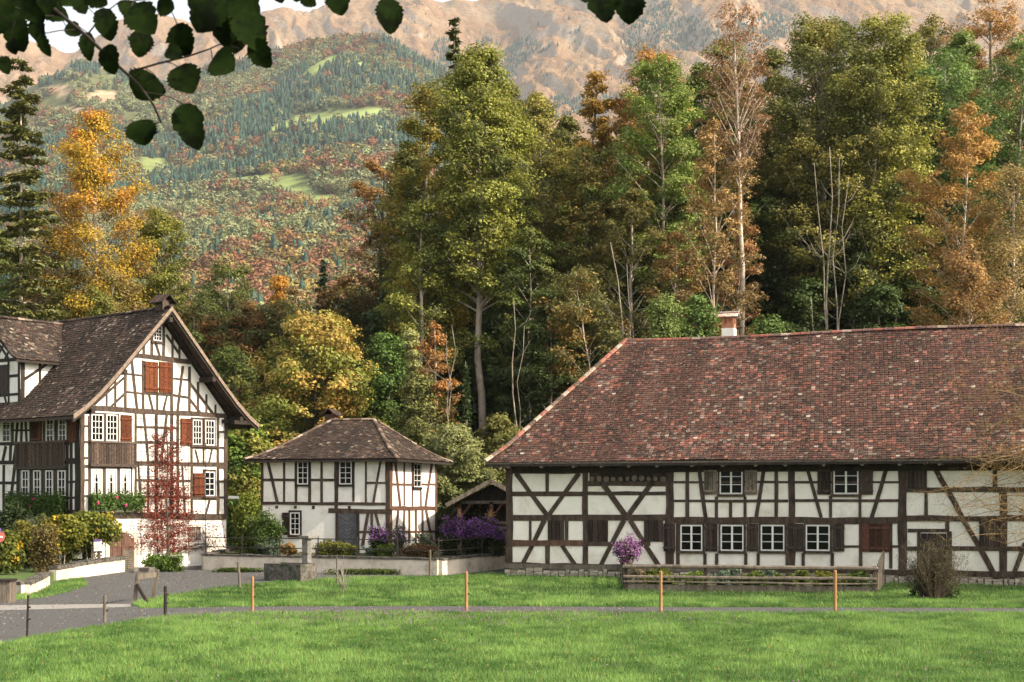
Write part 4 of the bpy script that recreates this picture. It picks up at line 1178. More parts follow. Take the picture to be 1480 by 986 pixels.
def env_round(t): return np.sqrt(np.clip(1 - (2 * t ** .85 - 1) ** 2, 0, 1)) * .9 + .1
def env_cone(t): return (1 - t) ** .85 * .95 + .05
def env_col(t): return np.clip(1 - t ** 3, 0, 1) * .8 * np.clip(.35 + t * 2.5, 0, 1) + .12
def env_egg(t): return np.clip(np.sqrt(np.clip(1 - (1.7 * t - .62) ** 2 / 1.17, 0, 1)), .08, 1)
def env_top(t): return np.sqrt(np.clip(1 - (2 * t ** 1.5 - 1) ** 2, 0, 1)) * .92 + .08
ENV = dict(round=env_round, cone=env_cone, col=env_col, egg=env_egg, top=env_top)

def crown_tree(name, label, cat, loc, H, Rr, seed, shape='egg', cb=.25, lo=(.06, .08, .015), hi=(.10, .11, .02), acc=None, pacc=.2, n=13000, ls=.17, nb=44, bark='bark', tr=None, lean=(0, 0),
               group=None, flat=.46, rc=.75, slope=.55, dens_in=.45, limbs=True, wood_gain=1.0, mul=1.0, lobes=.35, forks=None):
    rs = np.random.RandomState(seed); rg = random.Random(seed)
    Rr = Rr * 1.1; n = int(n * 2.15); ls = ls * 1.04; rc = rc * 1.08; mul = mul * 1.3; nb = int(nb * 1.15)
    root = thing(name, label, cat, loc, group)
    tr = tr or (.010 * H + .03)
    wood_ = MB(); hsx = [0]; hsy = [0]
    NT = 14; pts = []; 
    wx = wy = 0
    for i in range(NT):
        t = i / (NT - 1); wx += rg.gauss(0, .008 * H) * (i > 0) ; wy += rg.gauss(0, .008 * H) * (i > 0)
        pts.append(Vector((wx * .5 + lean[0] * t ** 1.3 * H, wy * .5 + lean[1] * t ** 1.3 * H, t * H * .96 - .2 * (i == 0))))
    wood_.tube(pts, [tr * (1.25 if i == 0 else 1) * (1 - .88 * (i / (NT - 1))) + .012 for i in range(NT)], 8)
    def trunk(z):
        f_ = np.clip(z / (H * .96) * (NT - 1), 0, NT - 1.001); i = int(f_); return pts[i].lerp(pts[i + 1], f_ - i)
    E = ENV[shape]
    cl = []; 
    for b_ in range(nb):
        t = ((b_ + rg.random()) / nb) ** .95
        az = b_ * 2.39996 + rg.uniform(-.5, .5)
        hz = H * (cb + (1 - cb) * t)
        lump = 1 + lobes * 1.7 * mnoise.noise(Vector((math.cos(az) * 1.3 + seed, math.sin(az) * 1.3, t * 3.2)))
        r_ = Rr * float(E(np.array([t]))[0]) * lump * rg.uniform(.72, 1.05)
        sl_ = slope * rg.uniform(.6, 1.4) + .5 * t
        hs = max(H * cb * .93, hz - r_ * sl_)
        st = trunk(hs); tip_ax = trunk(min(hz, H * .96))
        tip = Vector((tip_ax.x + math.cos(az) * r_, tip_ax.y + math.sin(az) * r_, hz))
        mid = st.lerp(tip, .5) + Vector((rg.gauss(0, .06), rg.gauss(0, .06), .10)) * r_
        path = []
        for k in range(6):
            q_ = k / 5; path.append(st * (1 - q_) ** 2 + mid * 2 * q_ * (1 - q_) + tip * q_ ** 2)
        br = max(.013, tr * .25 * (1 - .75 * t) * wood_gain)
        if limbs: wood_.tube(path, [br * (1 - .8 * k / 5) + .006 for k in range(6)], 5, cap=False)
        nc = max(4, int(4 + r_ * 1.15)); bq = rg.uniform(.35, 1.7)
        for c in range(nc):
            q_ = dens_in + (1 - dens_in) * (c + rg.random()) / nc
            f_ = q_ * 5; i = min(4, int(f_)); p = path[i].lerp(path[i + 1], f_ - i)
            side = rg.choice((-1, 1)) * rg.uniform(.1, .38) * r_ * (1.1 - .6 * q_)
            e = p + Vector((-math.sin(az) * side, math.cos(az) * side, rg.uniform(-.02, .10) * r_ + abs(side) * .15))
            if limbs and rg.random() < .55: wood_.tube([p, p.lerp(e, .5) + Vector((0, 0, .03)), e], [br * .35 + .005, br * .2 + .004, .004], 3, cap=False)
            cl.append((e.x, e.y, e.z, rg.uniform(.5, 1.35) * rc, .5 * rg.random() + .5 * (bq - .35) / 1.35, q_ * 0 + bq))
    cl = np.array(cl); K = len(cl)
    per = np.maximum(3, (n / K * (cl[:, 3] / rc) ** 1.6 * cl[:, 5])).astype(int)
    idx = np.repeat(np.arange(K), per); m_ = len(idx)
    g = rs.normal(size=(m_, 3)); g = unit(g) * rs.rand(m_, 1) ** .45
    rad = cl[idx, 3][:, None]
    Cn = cl[idx, :3] + g * rad * np.array([1, 1, flat])
    Cn[:, 2] -= (g[:, 0] ** 2 + g[:, 1] ** 2) * rad[:, 0] * .25
    up = np.array([0, 0, 1.0]); out = unit(np.stack([Cn[:, 0], Cn[:, 1], 0 * Cn[:, 0] + 1e-6], 1))
    Nn = unit(up * .75 + out * .35 + g * .55 + rs.normal(size=(m_, 3)) * .42)
    sz = ls * rs.uniform(.6, 1.35, m_)
    V, Fq = quads(Cn, Nn, sz * .5, sz * .34, rs)
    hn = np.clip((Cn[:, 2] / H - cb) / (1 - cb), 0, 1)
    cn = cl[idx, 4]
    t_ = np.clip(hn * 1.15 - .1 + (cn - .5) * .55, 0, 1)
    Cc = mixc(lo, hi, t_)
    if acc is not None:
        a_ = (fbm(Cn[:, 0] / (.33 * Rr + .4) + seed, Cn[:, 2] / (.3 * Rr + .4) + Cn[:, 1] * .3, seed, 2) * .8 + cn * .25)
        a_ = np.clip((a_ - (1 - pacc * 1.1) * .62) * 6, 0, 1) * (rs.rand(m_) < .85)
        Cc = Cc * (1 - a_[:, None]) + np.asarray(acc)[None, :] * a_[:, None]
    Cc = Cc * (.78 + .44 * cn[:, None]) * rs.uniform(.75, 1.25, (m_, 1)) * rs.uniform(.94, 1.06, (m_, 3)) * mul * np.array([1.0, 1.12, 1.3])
    wood_.build('trunk', M[bark], root, smooth=True).data.transform(Matrix.Identity(4))
    # the trunk was built in the tree's own frame
    o = root.children[0]; me = o.data
    me.transform(Matrix.Translation(Vector(loc)))
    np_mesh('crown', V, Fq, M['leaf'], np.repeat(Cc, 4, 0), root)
    return root

def conifer(name, label, loc, H, Rr, seed, cb=.12, lo=(.03, .05, .018), hi=(.06, .075, .02), tr=None, group=None, bark='bark', dens=1.0, droop=.35, gap=.0, cat='conifer', pw=.8):
    rs = np.random.RandomState(seed); rg = random.Random(seed)
    root = thing(name, label, cat, loc, group)
    tr = tr or .012 * H + .03; wood_ = MB()
    wood_.tube([(0, 0, -.2), (.02 * rg.random(), 0, H * .4), (.05 * rg.random(), .03, H * .75), (0, 0, H)], [tr, tr * .7, tr * .38, .012], 8)
    Cs = []; Ds = []; q = []
    z = H * cb
    while z < H * .985:
        t = (z / H - cb) / (1 - cb); nbr = rg.randint(5, 8)
        a0 = rg.random() * 6.28
        for k in range(nbr):
            zj = rg.uniform(-.45, .45) * (H / 22)
            if rg.random() < gap: continue
            az = a0 + 6.283 * k / nbr + rg.uniform(-.3, .3)
            L = Rr * ((1 - t) ** pw * .96 + .04) * rg.uniform(.5, 1.15)
            if t < .12: L *= .55 + 3.5 * t
            ns = 6; path = []
            for i in range(ns):
                s_ = i / (ns - 1)
                path.append(Vector((math.cos(az) * L * s_, math.sin(az) * L * s_, z + zj + L * (.18 * s_ - droop * s_ ** 1.5 + .12 * s_ ** 3))))
            wood_.tube(path, [.05 * (1 - t) * (1 - .8 * i / 5) + .008 for i in range(ns)], 4, cap=False)
            m_ = max(8, int(L * 42 * dens))
            s_ = rs.rand(m_) ** .75; 
            base = np.array([[path[min(4, int(x * 5))].lerp(path[min(4, int(x * 5)) + 1], x * 5 - min(4, int(x * 5)))[j] for j in range(3)] for x in s_])
            sd_ = rs.choice([-1, 1], m_) * rs.rand(m_) * (.10 + .26 * L * (1 - s_ * .7)); d_ = np.array([math.cos(az), math.sin(az), 0]); pr_ = np.array([-math.sin(az), math.cos(az), 0])
            pos = base + pr_[None, :] * sd_[:, None] + np.array([0, 0, -1])[None, :] * np.abs(sd_)[:, None] * .35 + rs.normal(size=(m_, 3)) * .05
            dv = d_[None, :] * .6 + pr_[None, :] * np.sign(sd_)[:, None] * .8 + np.array([0, 0, -.55])[None, :] * rs.rand(m_, 1) * 1.6
            Cs.append(pos); Ds.append(dv); q.append(np.full(m_, rg.random()))
        z += rg.uniform(.35, .6) * (1 - .35 * t) * (H / 22 + .35)
    Cn = np.concatenate(Cs); Dv = np.concatenate(Ds); qn = np.concatenate(q); m_ = len(Cn)
    Nn = unit(np.array([0, 0, 1.0]) + rs.normal(size=(m_, 3)) * .5)
    sz = rs.uniform(.6, 1.3, m_) * (.13 + .003 * H)
    V, Fq = quads(Cn, Nn, sz, sz * .34, rs, Dv)
    Cc = mixc(lo, hi, np.clip(qn * .6 + rs.rand(m_) * .5, 0, 1)) * rs.uniform(.75, 1.3, (m_, 1))
    wood_.build('trunk', M[bark], root, smooth=True); root.children[0].data.transform(Matrix.Translation(Vector(loc)))
    np_mesh('crown', V, Fq, M['needle'], np.repeat(Cc, 4, 0), root)
    return root

def at(px, Y, top):
    """foot of a tree seen at px, and its height so that its top is seen at row `top`"""
    x = (px - 740) / F * Y; z = gzf(x, Y); H = CAMH + (715 - top) / F * Y - z
    return (x, Y, z), H
def T(px, top, Y, hw, label, seed, name='broadleaf_tree', cat='tree', **k):
    loc, H = at(px, Y, top)
    return crown_tree(name, label, cat, loc, H, hw / F * Y, seed, **k)
def TC(px, top, Y, hw, label, seed, name='spruce_tree', **k):
    loc, H = at(px, Y, top)
    return conifer(name, label, loc, H, hw / F * Y, seed, **k)

OL, OLH = (.050, .062, .012), (.115, .115, .022)
DK, DKH = (.020, .030, .008), (.045, .055, .014)
GR, GRH = (.040, .075, .014), (.115, .165, .032)
RU, RUH = (.11, .060, .020), (.24, .105, .035)
OR_, ORH = (.16, .10, .018), (.34, .145, .022)
YE, YEH = (.12, .11, .018), (.30, .21, .035)

# left edge
TC(30, 85, 90, 74, 'tall dark spruce with a bare pale lower trunk, leftmost tall tree behind the gable house', 101, cb=.34, lo=(.085, .085, .022), hi=(.16, .165, .045), tr=.2, bark='bark_pale', gap=.25, pw=.55, dens=1.6)
T(138, 158, 100, 66, 'tall bright orange beech above the gable house roof', 102, name='beech_tree', shape='egg', cb=.30, lo=(.11, .12, .018), hi=(.44, .165, .018), acc=(.30, .19, .02), pacc=.3, n=27000, nb=60, bark='bark_pale', ls=.16, rc=.95, flat=.55)
T(228, 300, 104, 48, 'rounded yellow-green tree to the right of the orange beech', 103, shape='round', cb=.42, lo=(.07, .08, .014), hi=(.17, .15, .022), n=13000, nb=36, bark='bark_dark')
T(78, 335, 100, 56, 'olive tree filling in beneath the orange beech on its left', 104, shape='egg', cb=.1, lo=(.07, .075, .014), hi=(.13, .12, .022), acc=(.16, .09, .03), pacc=.3, n=13000)
T(160, 395, 94, 70, 'low green and gold tree right behind the gable house ridge', 105, shape='round', cb=.05, lo=(.05, .06, .012), hi=(.13, .12, .02), acc=(.18, .11, .03), pacc=.35, n=13000)
T(-20, 300, 108, 70, 'dull green tree cut by the left picture edge behind the tall spruce', 106, shape='egg', cb=.1, lo=DK, hi=OLH, n=9000, ls=.24)
T(2, 400, 102, 45, 'fresh green low tree behind the cross gable at the left edge', 107, shape='round', cb=.1, lo=GR, hi=(.10, .13, .02), n=8000)
# the middle bank
T(235, 400, 112, 75, 'dark green bushy tree behind the ridge turret of the gable house', 110, shape='round', cb=.1, lo=DK, hi=(.07, .075, .016), n=11000, ls=.2)
T(330, 378, 122, 66, 'broad olive tree standing above the middle bank', 111, shape='round', cb=.12, lo=(.045, .055, .012), hi=(.10, .105, .022), n=14000, ls=.2)
T(402, 398, 128, 30, 'small glowing orange tree between the olive tree and the little spruce', 112, shape='cone', cb=.2, lo=(.22, .11, .02), hi=(.38, .17, .02), n=7000)
TC(467, 374, 118, 36, 'small dark bluish spruce rising alone in the middle of the wood edge', 113, lo=(.030, .058, .034), hi=(.055, .09, .05), cb=.15, dens=1.8)
T(545, 232, 106, 48, 'thin rust-leaved tree with a dark forked trunk left of the big central tree', 114, shape='top', cb=.30, lo=(.09, .06, .018), hi=(.21, .105, .026), n=9500, nb=30, bark='bark_dark', rc=.6, lobes=.6)
T(578, 345, 96, 38, 'yellow-leaved slender tree below the rust-leaved one', 115, shape='egg', cb=.2, lo=(.09, .09, .018), hi=(.20, .18, .028), n=8000, nb=28, bark='bark_pale', rc=.55)
T(290, 440, 100, 70, 'rust and green thicket tree just right of the gable house roof', 116, shape='round', cb=.05, lo=(.045, .055, .012), hi=(.10, .085, .02), acc=(.17, .07, .02), pacc=.35, n=11000, ls=.2)
T(360, 440, 112, 55, 'russet tinged tree in the middle of the bank', 117, shape='round', cb=.05, lo=(.05, .05, .014), hi=(.12, .09, .024), acc=(.20, .085, .024), pacc=.4, n=10000, ls=.2)
T(425, 418, 118, 45, 'grey-green tree beside the little spruce', 118, shape='round', cb=.05, lo=(.05, .06, .02), hi=(.11, .11, .03), acc=(.18, .10, .03), pacc=.3, n=9000, ls=.2)
T(505, 400, 112, 50, 'olive-brown tree to the right of the little spruce', 119, shape='round', cb=.05, lo=(.05, .055, .014), hi=(.11, .095, .022), acc=(.18, .085, .026), pacc=.4, n=10000, ls=.2)
T(255, 470, 92, 50, 'dark leafy tree leaning over the right slope of the gable house roof', 120, shape='round', cb=.02, lo=DK, hi=(.06, .075, .014), n=9000)
T(345, 500, 90, 55, 'deep green tree in front of the middle bank', 121, shape='round', cb=.02, lo=(.03, .042, .01), hi=(.075, .085, .016), acc=(.13, .11, .02), pacc=.3, n=11000)
T(352, 600, 78, 36, 'bright green leafy tree between the gable house and the cottage', 122, shape='round', cb=.1, lo=GR, hi=(.11, .15, .02), acc=(.2, .17, .03), pacc=.25, n=8000)
T(458, 450, 84, 96, 'broad golden maple spreading behind the cottage roof', 123, name='maple_tree', shape='round', cb=.10, lo=(.085, .11, .018), hi=(.21, .19, .032), acc=(.31, .19, .04), pacc=.35, n=24000, ls=.19, nb=60, rc=.8, flat=.45, bark='bark_dark')
T(556, 478, 86, 42, 'green rounded tree right of the golden maple', 124, shape='round', cb=.05, lo=(.035, .055, .012), hi=(.085, .125, .022), n=10000)
T(598, 478, 82, 20, 'narrow pale yellow-green column of a tree behind the cottage', 125, shape='cone', cb=.05, lo=(.09, .10, .025), hi=(.24, .22, .07), n=6000, rc=.4, ls=.14)
T(636, 465, 80, 34, 'small copper-leaved tree with thin pale stems left of the tall grey trunk', 126, shape='egg', cb=.1, lo=(.12, .09, .025), hi=(.30, .13, .035), n=6500, nb=30, rc=.45, bark='bark_pale', ls=.14)
TC(673, 522, 79, 22, 'young spruce at the foot of the tall grey trunk', 127, lo=(.035, .06, .02), hi=(.07, .10, .03), cb=.05, dens=.8)
T(655, 610, 76, 58, 'feathery yellow-green willow bush behind the open shed', 128, name='willow_bush', cat='bush', shape='round', cb=.02, lo=(.07, .08, .022), hi=(.17, .16, .05), n=13000, ls=.15, rc=.5, nb=50, bark='bark')
T(722, 600, 80, 36, 'low yellowish bush behind the left end of the farmhouse roof', 129, cat='bush', name='bush', shape='round', cb=.02, lo=(.06, .07, .016), hi=(.15, .13, .03), n=7000, ls=.15, rc=.5)
T(610, 545, 80, 40, 'green shrubby tree above the right end of the cottage roof', 130, shape='round', cb=.02, lo=(.05, .06, .014), hi=(.13, .12, .03), n=9000)
# the big central tree
T(692, 70, 88, 66, 'huge olive beech with a tall straight grey trunk in the centre', 140, name='beech_tree', shape='egg', cb=.50, lo=(.045, .055, .012), hi=(.125, .125, .022), acc=(.20, .185, .03), pacc=.4, n=36000, nb=92, bark='bark_pale', tr=.30, rc=.85, lean=(0, 0))
TC(657, 22, 95, 40, 'ragged dark tree top poking out above the huge olive beech', 141, name='fir_tree', lo=(.05, .062, .016), hi=(.11, .12, .028), cb=.62, gap=.35, droop=.05, pw=.7, dens=1.5)
T(628, 112, 93, 60, 'olive tree crowding the huge beech from the left', 142, shape='egg', cb=.25, lo=(.045, .055, .012), hi=(.125, .125, .022), acc=(.27, .19, .03), pacc=.35, n=22000, nb=60, lean=(-.02, 0))
T(612, 290, 88, 46, 'yellow-green lower tree in front of the left flank of the huge beech', 143, shape='egg', cb=.2, lo=(.05, .06, .014), hi=(.12, .12, .024), acc=(.20, .18, .03), pacc=.4, n=11000, nb=40, bark='bark_pale')
T(785, 135, 96, 66, 'tall olive tree with pale gold tips right of the huge beech', 144, shape='egg', cb=.2, lo=(.04, .05, .012), hi=(.125, .13, .024), acc=(.23, .18, .035), pacc=.4, n=24000, nb=64)
T(848, 98, 98, 34, 'slim tree with a ragged orange and gold top', 145, shape='egg', cb=.45, lo=(.10, .09, .02), hi=(.33, .18, .03), n=9500, nb=38, rc=.5)
T(845, 215, 93, 56, 'brown-green tree filling beneath the ragged gold top', 146, shape='egg', cb=.15, lo=(.05, .065, .014), hi=(.13, .15, .028), acc=(.24, .16, .035), pacc=.35, n=16000, nb=50)
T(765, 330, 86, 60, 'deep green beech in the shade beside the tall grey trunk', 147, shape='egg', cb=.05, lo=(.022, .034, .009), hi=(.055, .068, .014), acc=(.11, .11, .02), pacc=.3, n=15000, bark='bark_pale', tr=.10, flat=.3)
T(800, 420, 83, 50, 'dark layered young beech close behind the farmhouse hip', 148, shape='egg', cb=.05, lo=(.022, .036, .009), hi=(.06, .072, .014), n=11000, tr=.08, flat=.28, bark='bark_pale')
T(880, 380, 82, 66, 'olive-gold leaning tree above the corner of the farmhouse ridge', 149, shape='round', cb=.15, lo=(.05, .06, .014), hi=(.15, .13, .035), acc=(.20, .12, .03), pacc=.3, n=13000, nb=40, bark='bark_pale', lean=(-.10, 0), tr=.1)
T(905, 275, 88, 62, 'rusty brown tree in front of the bright green ash', 150, shape='round', cb=.3, lo=(.07, .085, .02), hi=(.20, .155, .04), n=13000, nb=44, bark='bark_pale', rc=.6)
# ash group
T(965, 75, 90, 68, 'tall fresh green ash with a slanting pale trunk', 151, name='ash_tree', shape='egg', cb=.42, lo=(.055, .085, .014), hi=(.135, .185, .032), acc=(.20, .22, .045), pacc=.35, n=24000, nb=62, bark='bark_pale', tr=.20, lean=(-.015, 0))
T(930, 62, 97, 46, 'tree with an orange top behind the green ash', 152, shape='top', cb=.5, lo=(.16, .09, .025), hi=(.30, .14, .035), n=9500, nb=34)
T(1050, 55, 92, 58, 'light green ash just left of the tall bare trunk', 153, name='ash_tree', shape='egg', cb=.35, lo=(.06, .09, .016), hi=(.15, .18, .035), acc=(.22, .13, .035), pacc=.25, n=18000, nb=50, bark='bark_pale')
T(1088, -2, 84, 48, 'very tall pale trunk with a thin russet crown high above the farmhouse chimney', 154, shape='round', cb=.70, lo=(.16, .09, .04), hi=(.28, .14, .06), n=5200, nb=46, bark='bark_pale', tr=.25, rc=.5, ls=.13, slope=1.3, wood_gain=.8, dens_in=.3)
T(1030, 170, 83, 58, 'sparse copper tree with twin pale stems left of the tall bare trunk', 155, shape='egg', cb=.30, lo=(.16, .105, .035), hi=(.27, .155, .05), n=7500, nb=44, bark='bark_pale', tr=.12, rc=.55, ls=.15, wood_gain=1.3, slope=.9)
T(1064, 290, 86, 34, 'thin half-bare copper sapling close to the tall bare trunk', 156, shape='egg', cb=.25, lo=(.14, .08, .03), hi=(.25, .12, .04), n=3500, nb=26, bark='bark_pale', tr=.09, rc=.5, ls=.15, wood_gain=1.3)
T(975, 330, 84, 46, 'copper-brown tree over the left end of the farmhouse ridge', 157, shape='egg', cb=.25, lo=(.11, .085, .022), hi=(.24, .135, .04), n=7500, nb=36, bark='bark_pale', tr=.1, rc=.5, ls=.15)
T(1010, 425, 80, 36, 'bright green sapling peeping over the ridge left of the chimney', 158, shape='round', cb=.2, lo=(.05, .075, .016), hi=(.10, .14, .028), n=6500)
T(1112, 455, 80, 22, 'little bright green sapling just right of the tall bare trunk', 159, shape='round', cb=.4, lo=(.05, .075, .016), hi=(.10, .135, .028), n=3500)
T(960, 425, 78, 40, 'soft green larch-like sapling at the ridge corner', 160, shape='cone', cb=.3, lo=(.06, .08, .016), hi=(.12, .14, .03), n=6000, ls=.14)
# big dark beeches on the right
T(1180, 28, 92, 92, 'great olive-brown beech right of the tall bare trunk', 161, name='beech_tree', shape='egg', cb=.42, lo=(.03, .04, .010), hi=(.11, .11, .022), acc=(.19, .15, .03), pacc=.35, n=34000, nb=84, rc=.85)
T(1266, 22, 90, 80, 'great beech with a straight greenish trunk and yellow-green middle boughs', 162, name='beech_tree', shape='egg', cb=.45, lo=(.035, .045, .010), hi=(.11, .105, .020), acc=(.24, .21, .035), pacc=.35, n=30000, nb=80, tr=.22, rc=.85)
T(1360, 70, 96, 80, 'fresh green broad ash at the upper right', 163, name='ash_tree', shape='round', cb=.40, lo=(.045, .075, .016), hi=(.13, .175, .04), n=26000, nb=66)
T(1455, 60, 92, 76, 'light green ash cut by the right picture edge', 164, name='ash_tree', shape='round', cb=.30, lo=(.05, .08, .018), hi=(.15, .19, .045), n=22000, nb=60)
T(1432, -6, 104, 62, 'tree with a peach-orange top behind the two right-hand ashes', 165, shape='top', cb=.5, lo=(.18, .12, .045), hi=(.34, .18, .06), n=14000, nb=48)
T(1330, 22, 106, 60, 'yellowish olive tree top between the great beech and the green ash', 166, shape='round', cb=.5, lo=(.06, .065, .015), hi=(.16, .13, .025), n=13000, nb=44)
T(1392, 150, 80, 78, 'spreading copper-orange tree behind the right part of the farmhouse roof', 167, shape='egg', cb=.25, lo=(.16, .10, .026), hi=(.32, .17, .045), n=14500, nb=62, bark='bark_pale', tr=.13, rc=.6, ls=.15, wood_gain=1.2)
T(1462, 240, 77, 74, 'ochre feathery willow at the right edge behind the farmhouse roof', 168, name='willow_tree', shape='egg', cb=.1, lo=(.15, .10, .032), hi=(.27, .18, .06), n=20000, nb=64, ls=.13, rc=.6, bark='bark_pale', flat=.9)
T(1400, 350, 74, 50, 'golden-brown bushy tree rising just over the farmhouse ridge', 169, shape='round', cb=.2, lo=(.14, .085, .026), hi=(.26, .14, .045), n=11000, ls=.14, rc=.5, bark='bark_pale', flat=.8)
# shaded understorey behind the farmhouse
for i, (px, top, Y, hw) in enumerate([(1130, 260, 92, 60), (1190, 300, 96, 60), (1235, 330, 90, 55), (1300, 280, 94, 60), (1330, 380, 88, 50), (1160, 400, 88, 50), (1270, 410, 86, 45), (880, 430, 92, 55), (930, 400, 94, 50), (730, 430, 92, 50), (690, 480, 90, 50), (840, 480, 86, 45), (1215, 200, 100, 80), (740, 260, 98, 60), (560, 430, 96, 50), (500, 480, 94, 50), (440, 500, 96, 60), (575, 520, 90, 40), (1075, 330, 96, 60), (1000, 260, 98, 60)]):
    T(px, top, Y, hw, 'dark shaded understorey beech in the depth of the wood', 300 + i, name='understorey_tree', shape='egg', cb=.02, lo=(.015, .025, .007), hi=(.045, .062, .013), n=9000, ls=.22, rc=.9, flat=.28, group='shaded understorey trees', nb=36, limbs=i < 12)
# closed wall of wood further back
protos = []
for i in range(4):
    loc, H = at(500 + i, 130, 200)
    protos.append(crown_tree('woodland_tree', 'dark olive tree in the closed rows of wood further back', 'tree', loc, 27, 5.6, 400 + i, shape='egg', cb=.08, lo=(.022, .032, .008), hi=(.075, .075, .016), acc=(.15, .10, .025) if i % 2 else None, pacc=.25, n=12000, ls=.30, rc=1.2, nb=54, group='woodland trees in the back rows'))
rw = random.Random(9); used = [0] * 4; k = 0
rows = []
for Y in (112, 121, 131):
    x = -6 + rw.uniform(0, 3)
    while x < 62: rows.append((x, Y)); x += rw.uniform(4.6, 6.2)
for Y in (112, 124, 138, 155):
    x = -44
    while x < -6: rows.append((x * Y / 112, Y)); x += rw.uniform(4.5, 6)
for x in (44, 50, 56, 62, 68): rows += [(x, 98 + rw.uniform(-3, 3)), (x, 106)]  # unseen trees added beyond the right edge to shade the inner wood
for x, Y in rows:
    k += 1; j = k % 4
    px = 740 + x / Y * F
    top = float(np.interp(px, [-200, 0, 60, 150, 300, 480, 560, 600, 700, 880, 1000, 1200, 1480, 1900], [380, 400, 420, 440, 430, 450, 420, 330, 200, 200, 170, 120, 130, 100]))
    z = gzf(x, Y); H = max(6, CAMH + (715 - top) / F * Y - z) * rw.uniform(.85, 1.05); s_ = H / 27
    loc = (x, Y + rw.uniform(-2, 2), z - .2)
    if used[j] == 0: o = protos[j]; used[j] = 1; o.location = loc; o.rotation_euler = (0, 0, rw.random() * 6)
    else: o = copy_thing(protos[j], loc, rw.random() * 6)
    w_ = max(.75, min(1.05, s_ * 1.2)); o.scale = (w_, w_, s_)

for i, (px, top, Y, hw, c) in enumerate([(735, 118, 103, 50, 0), (815, 165, 104, 46, 0), (893, 128, 104, 40, 1), (1005, 92, 102, 44, 2), (1130, 70, 100, 52, 0), (1222, 18, 102, 60, 0), (1300, 45, 104, 50, 3), (1395, 48, 102, 52, 2), (1480, 40, 104, 50, 3), (1115, 150, 98, 48, 0), (1350, 140, 98, 60, 3), (590, 215, 100, 40, 0), (870, 190, 100, 50, 1)]):
    lo_, hi_ = [((.045, .055, .012), (.115, .105, .022)), ((.08, .08, .02), (.22, .16, .04)), ((.05, .07, .014), (.125, .15, .03)), ((.05, .075, .018), (.14, .17, .04))][c]
    T(px, top, Y, hw, ['olive crown', 'orange-tinted crown', 'green crown', 'fresh green crown'][c] + ' of the second row, ' + ['just right of the huge central beech', 'between the central beech and the gold-topped tree', 'between the gold-topped tree and the green ash', 'between the green ash and the light green ash', 'just right of the tall bare trunk at its top', 'between the two great beeches', 'right of the greenish-trunked great beech', 'behind the copper-orange tree', 'at the upper right corner', 'low beside the tall bare trunk', 'between the great beech and the copper-orange tree', 'left of the huge central beech', 'under the gold-topped tree'][i], 700 + i, name='beech_tree' if c < 2 else 'ash_tree', shape='egg', cb=.35, lo=lo_, hi=hi_, n=13000, nb=48, ls=.2)

# bare dead stems and thin trunks
def stems(label, px, Y, tops, seed, bark='bark_stem', name='bare_tree', leafn=0, twigs=7):
    rg = random.Random(seed); x = (px - 740) / F * Y; z = gzf(x, Y)
    root = thing(name, label, 'tree', (x, Y, z)); mb = MB()
    for (tx, ty, r0) in tops:
        H = CAMH + (715 - ty) / F * Y - z; dx = (tx - px) / F * Y; pts = []
        for i in range(9):
            t = i / 8; pts.append(Vector((x + dx * t ** 1.4 + rg.gauss(0, .13), Y + rg.gauss(0, .1), z + H * t)))
        mb.tube(pts, [r0 * (1 - .85 * i / 8) + .01 for i in range(9)], 6)
        for k in range(twigs):
            i = rg.randint(3, 7); p = pts[i]; a = rg.choice((0, math.pi)) + rg.uniform(-.7, .7); L = rg.uniform(.6, 2.0)
            q1 = p + Vector((math.cos(a) * L * .5, math.sin(a) * L * .3, L * .35)); q2 = q1 + Vector((math.cos(a) * L * .35, 0, L * .6))
            mb.tube([p, q1, q2], [r0 * .25 + .006, r0 * .15 + .005, .004], 4)
            q3 = q1 + Vector((math.cos(a) * L * .4, 0.1, L * .1)); mb.tube([q1, q3], [.012, .004], 3)
    mb.build('trunk', M[bark], root, smooth=True); return root
stems('bare pale tree with several thin stems before the dark wood right of the tall trunk', 1200, 80, [(1185, 235, .07), (1200, 212, .09), (1215, 230, .07), (1222, 262, .05), (1180, 430, .04)], 501)
stems('thin pale trunk standing in the dark gap beside the tall grey trunk', 741, 80, [(743, 430, .07), (757, 470, .035)], 502, twigs=4)
stems('pair of thin whitish saplings among copper leaves behind the willow bush', 650, 77, [(655, 470, .05), (647, 480, .04)], 503, twigs=3)
stems('slanting whitish trunk crossing the olive-gold tree', 930, 79, [(884, 350, .08), (905, 380, .05)], 504, twigs=5)

mp_ = bpy.data.meshes.new('x'); Yl = 1520.0; xl = (398 - 740) / F * Yl; zl = float(spur_pos(np.array([398.0]), np.array([Yl]))[1][0])
while 715 - (zl - CAMH) / Yl * F > 268 and Yl < 2400: Yl += 10; xl = (398 - 740) / F * Yl; zl = float(spur_pos(np.array([398.0]), np.array([Yl]))[1][0])
lt_ = thing('lone_tree', 'lone salmon-orange round tree standing in the hillside meadow', 'tree', (xl, Yl, zl)); Vp, Fp = rnd2[0]
np_mesh('crown', Vp * 17, Fp, M['far'], np.tile((.34, .18, .09), (len(Vp), 1)), lt_); g_ = MB(); g_.tube([(xl, Yl, zl - .5), (xl, Yl, zl + 9)], [.5, .2], 6); g_.build('trunk', M['bark'], lt_)
bpy.data.meshes.remove(mp_)
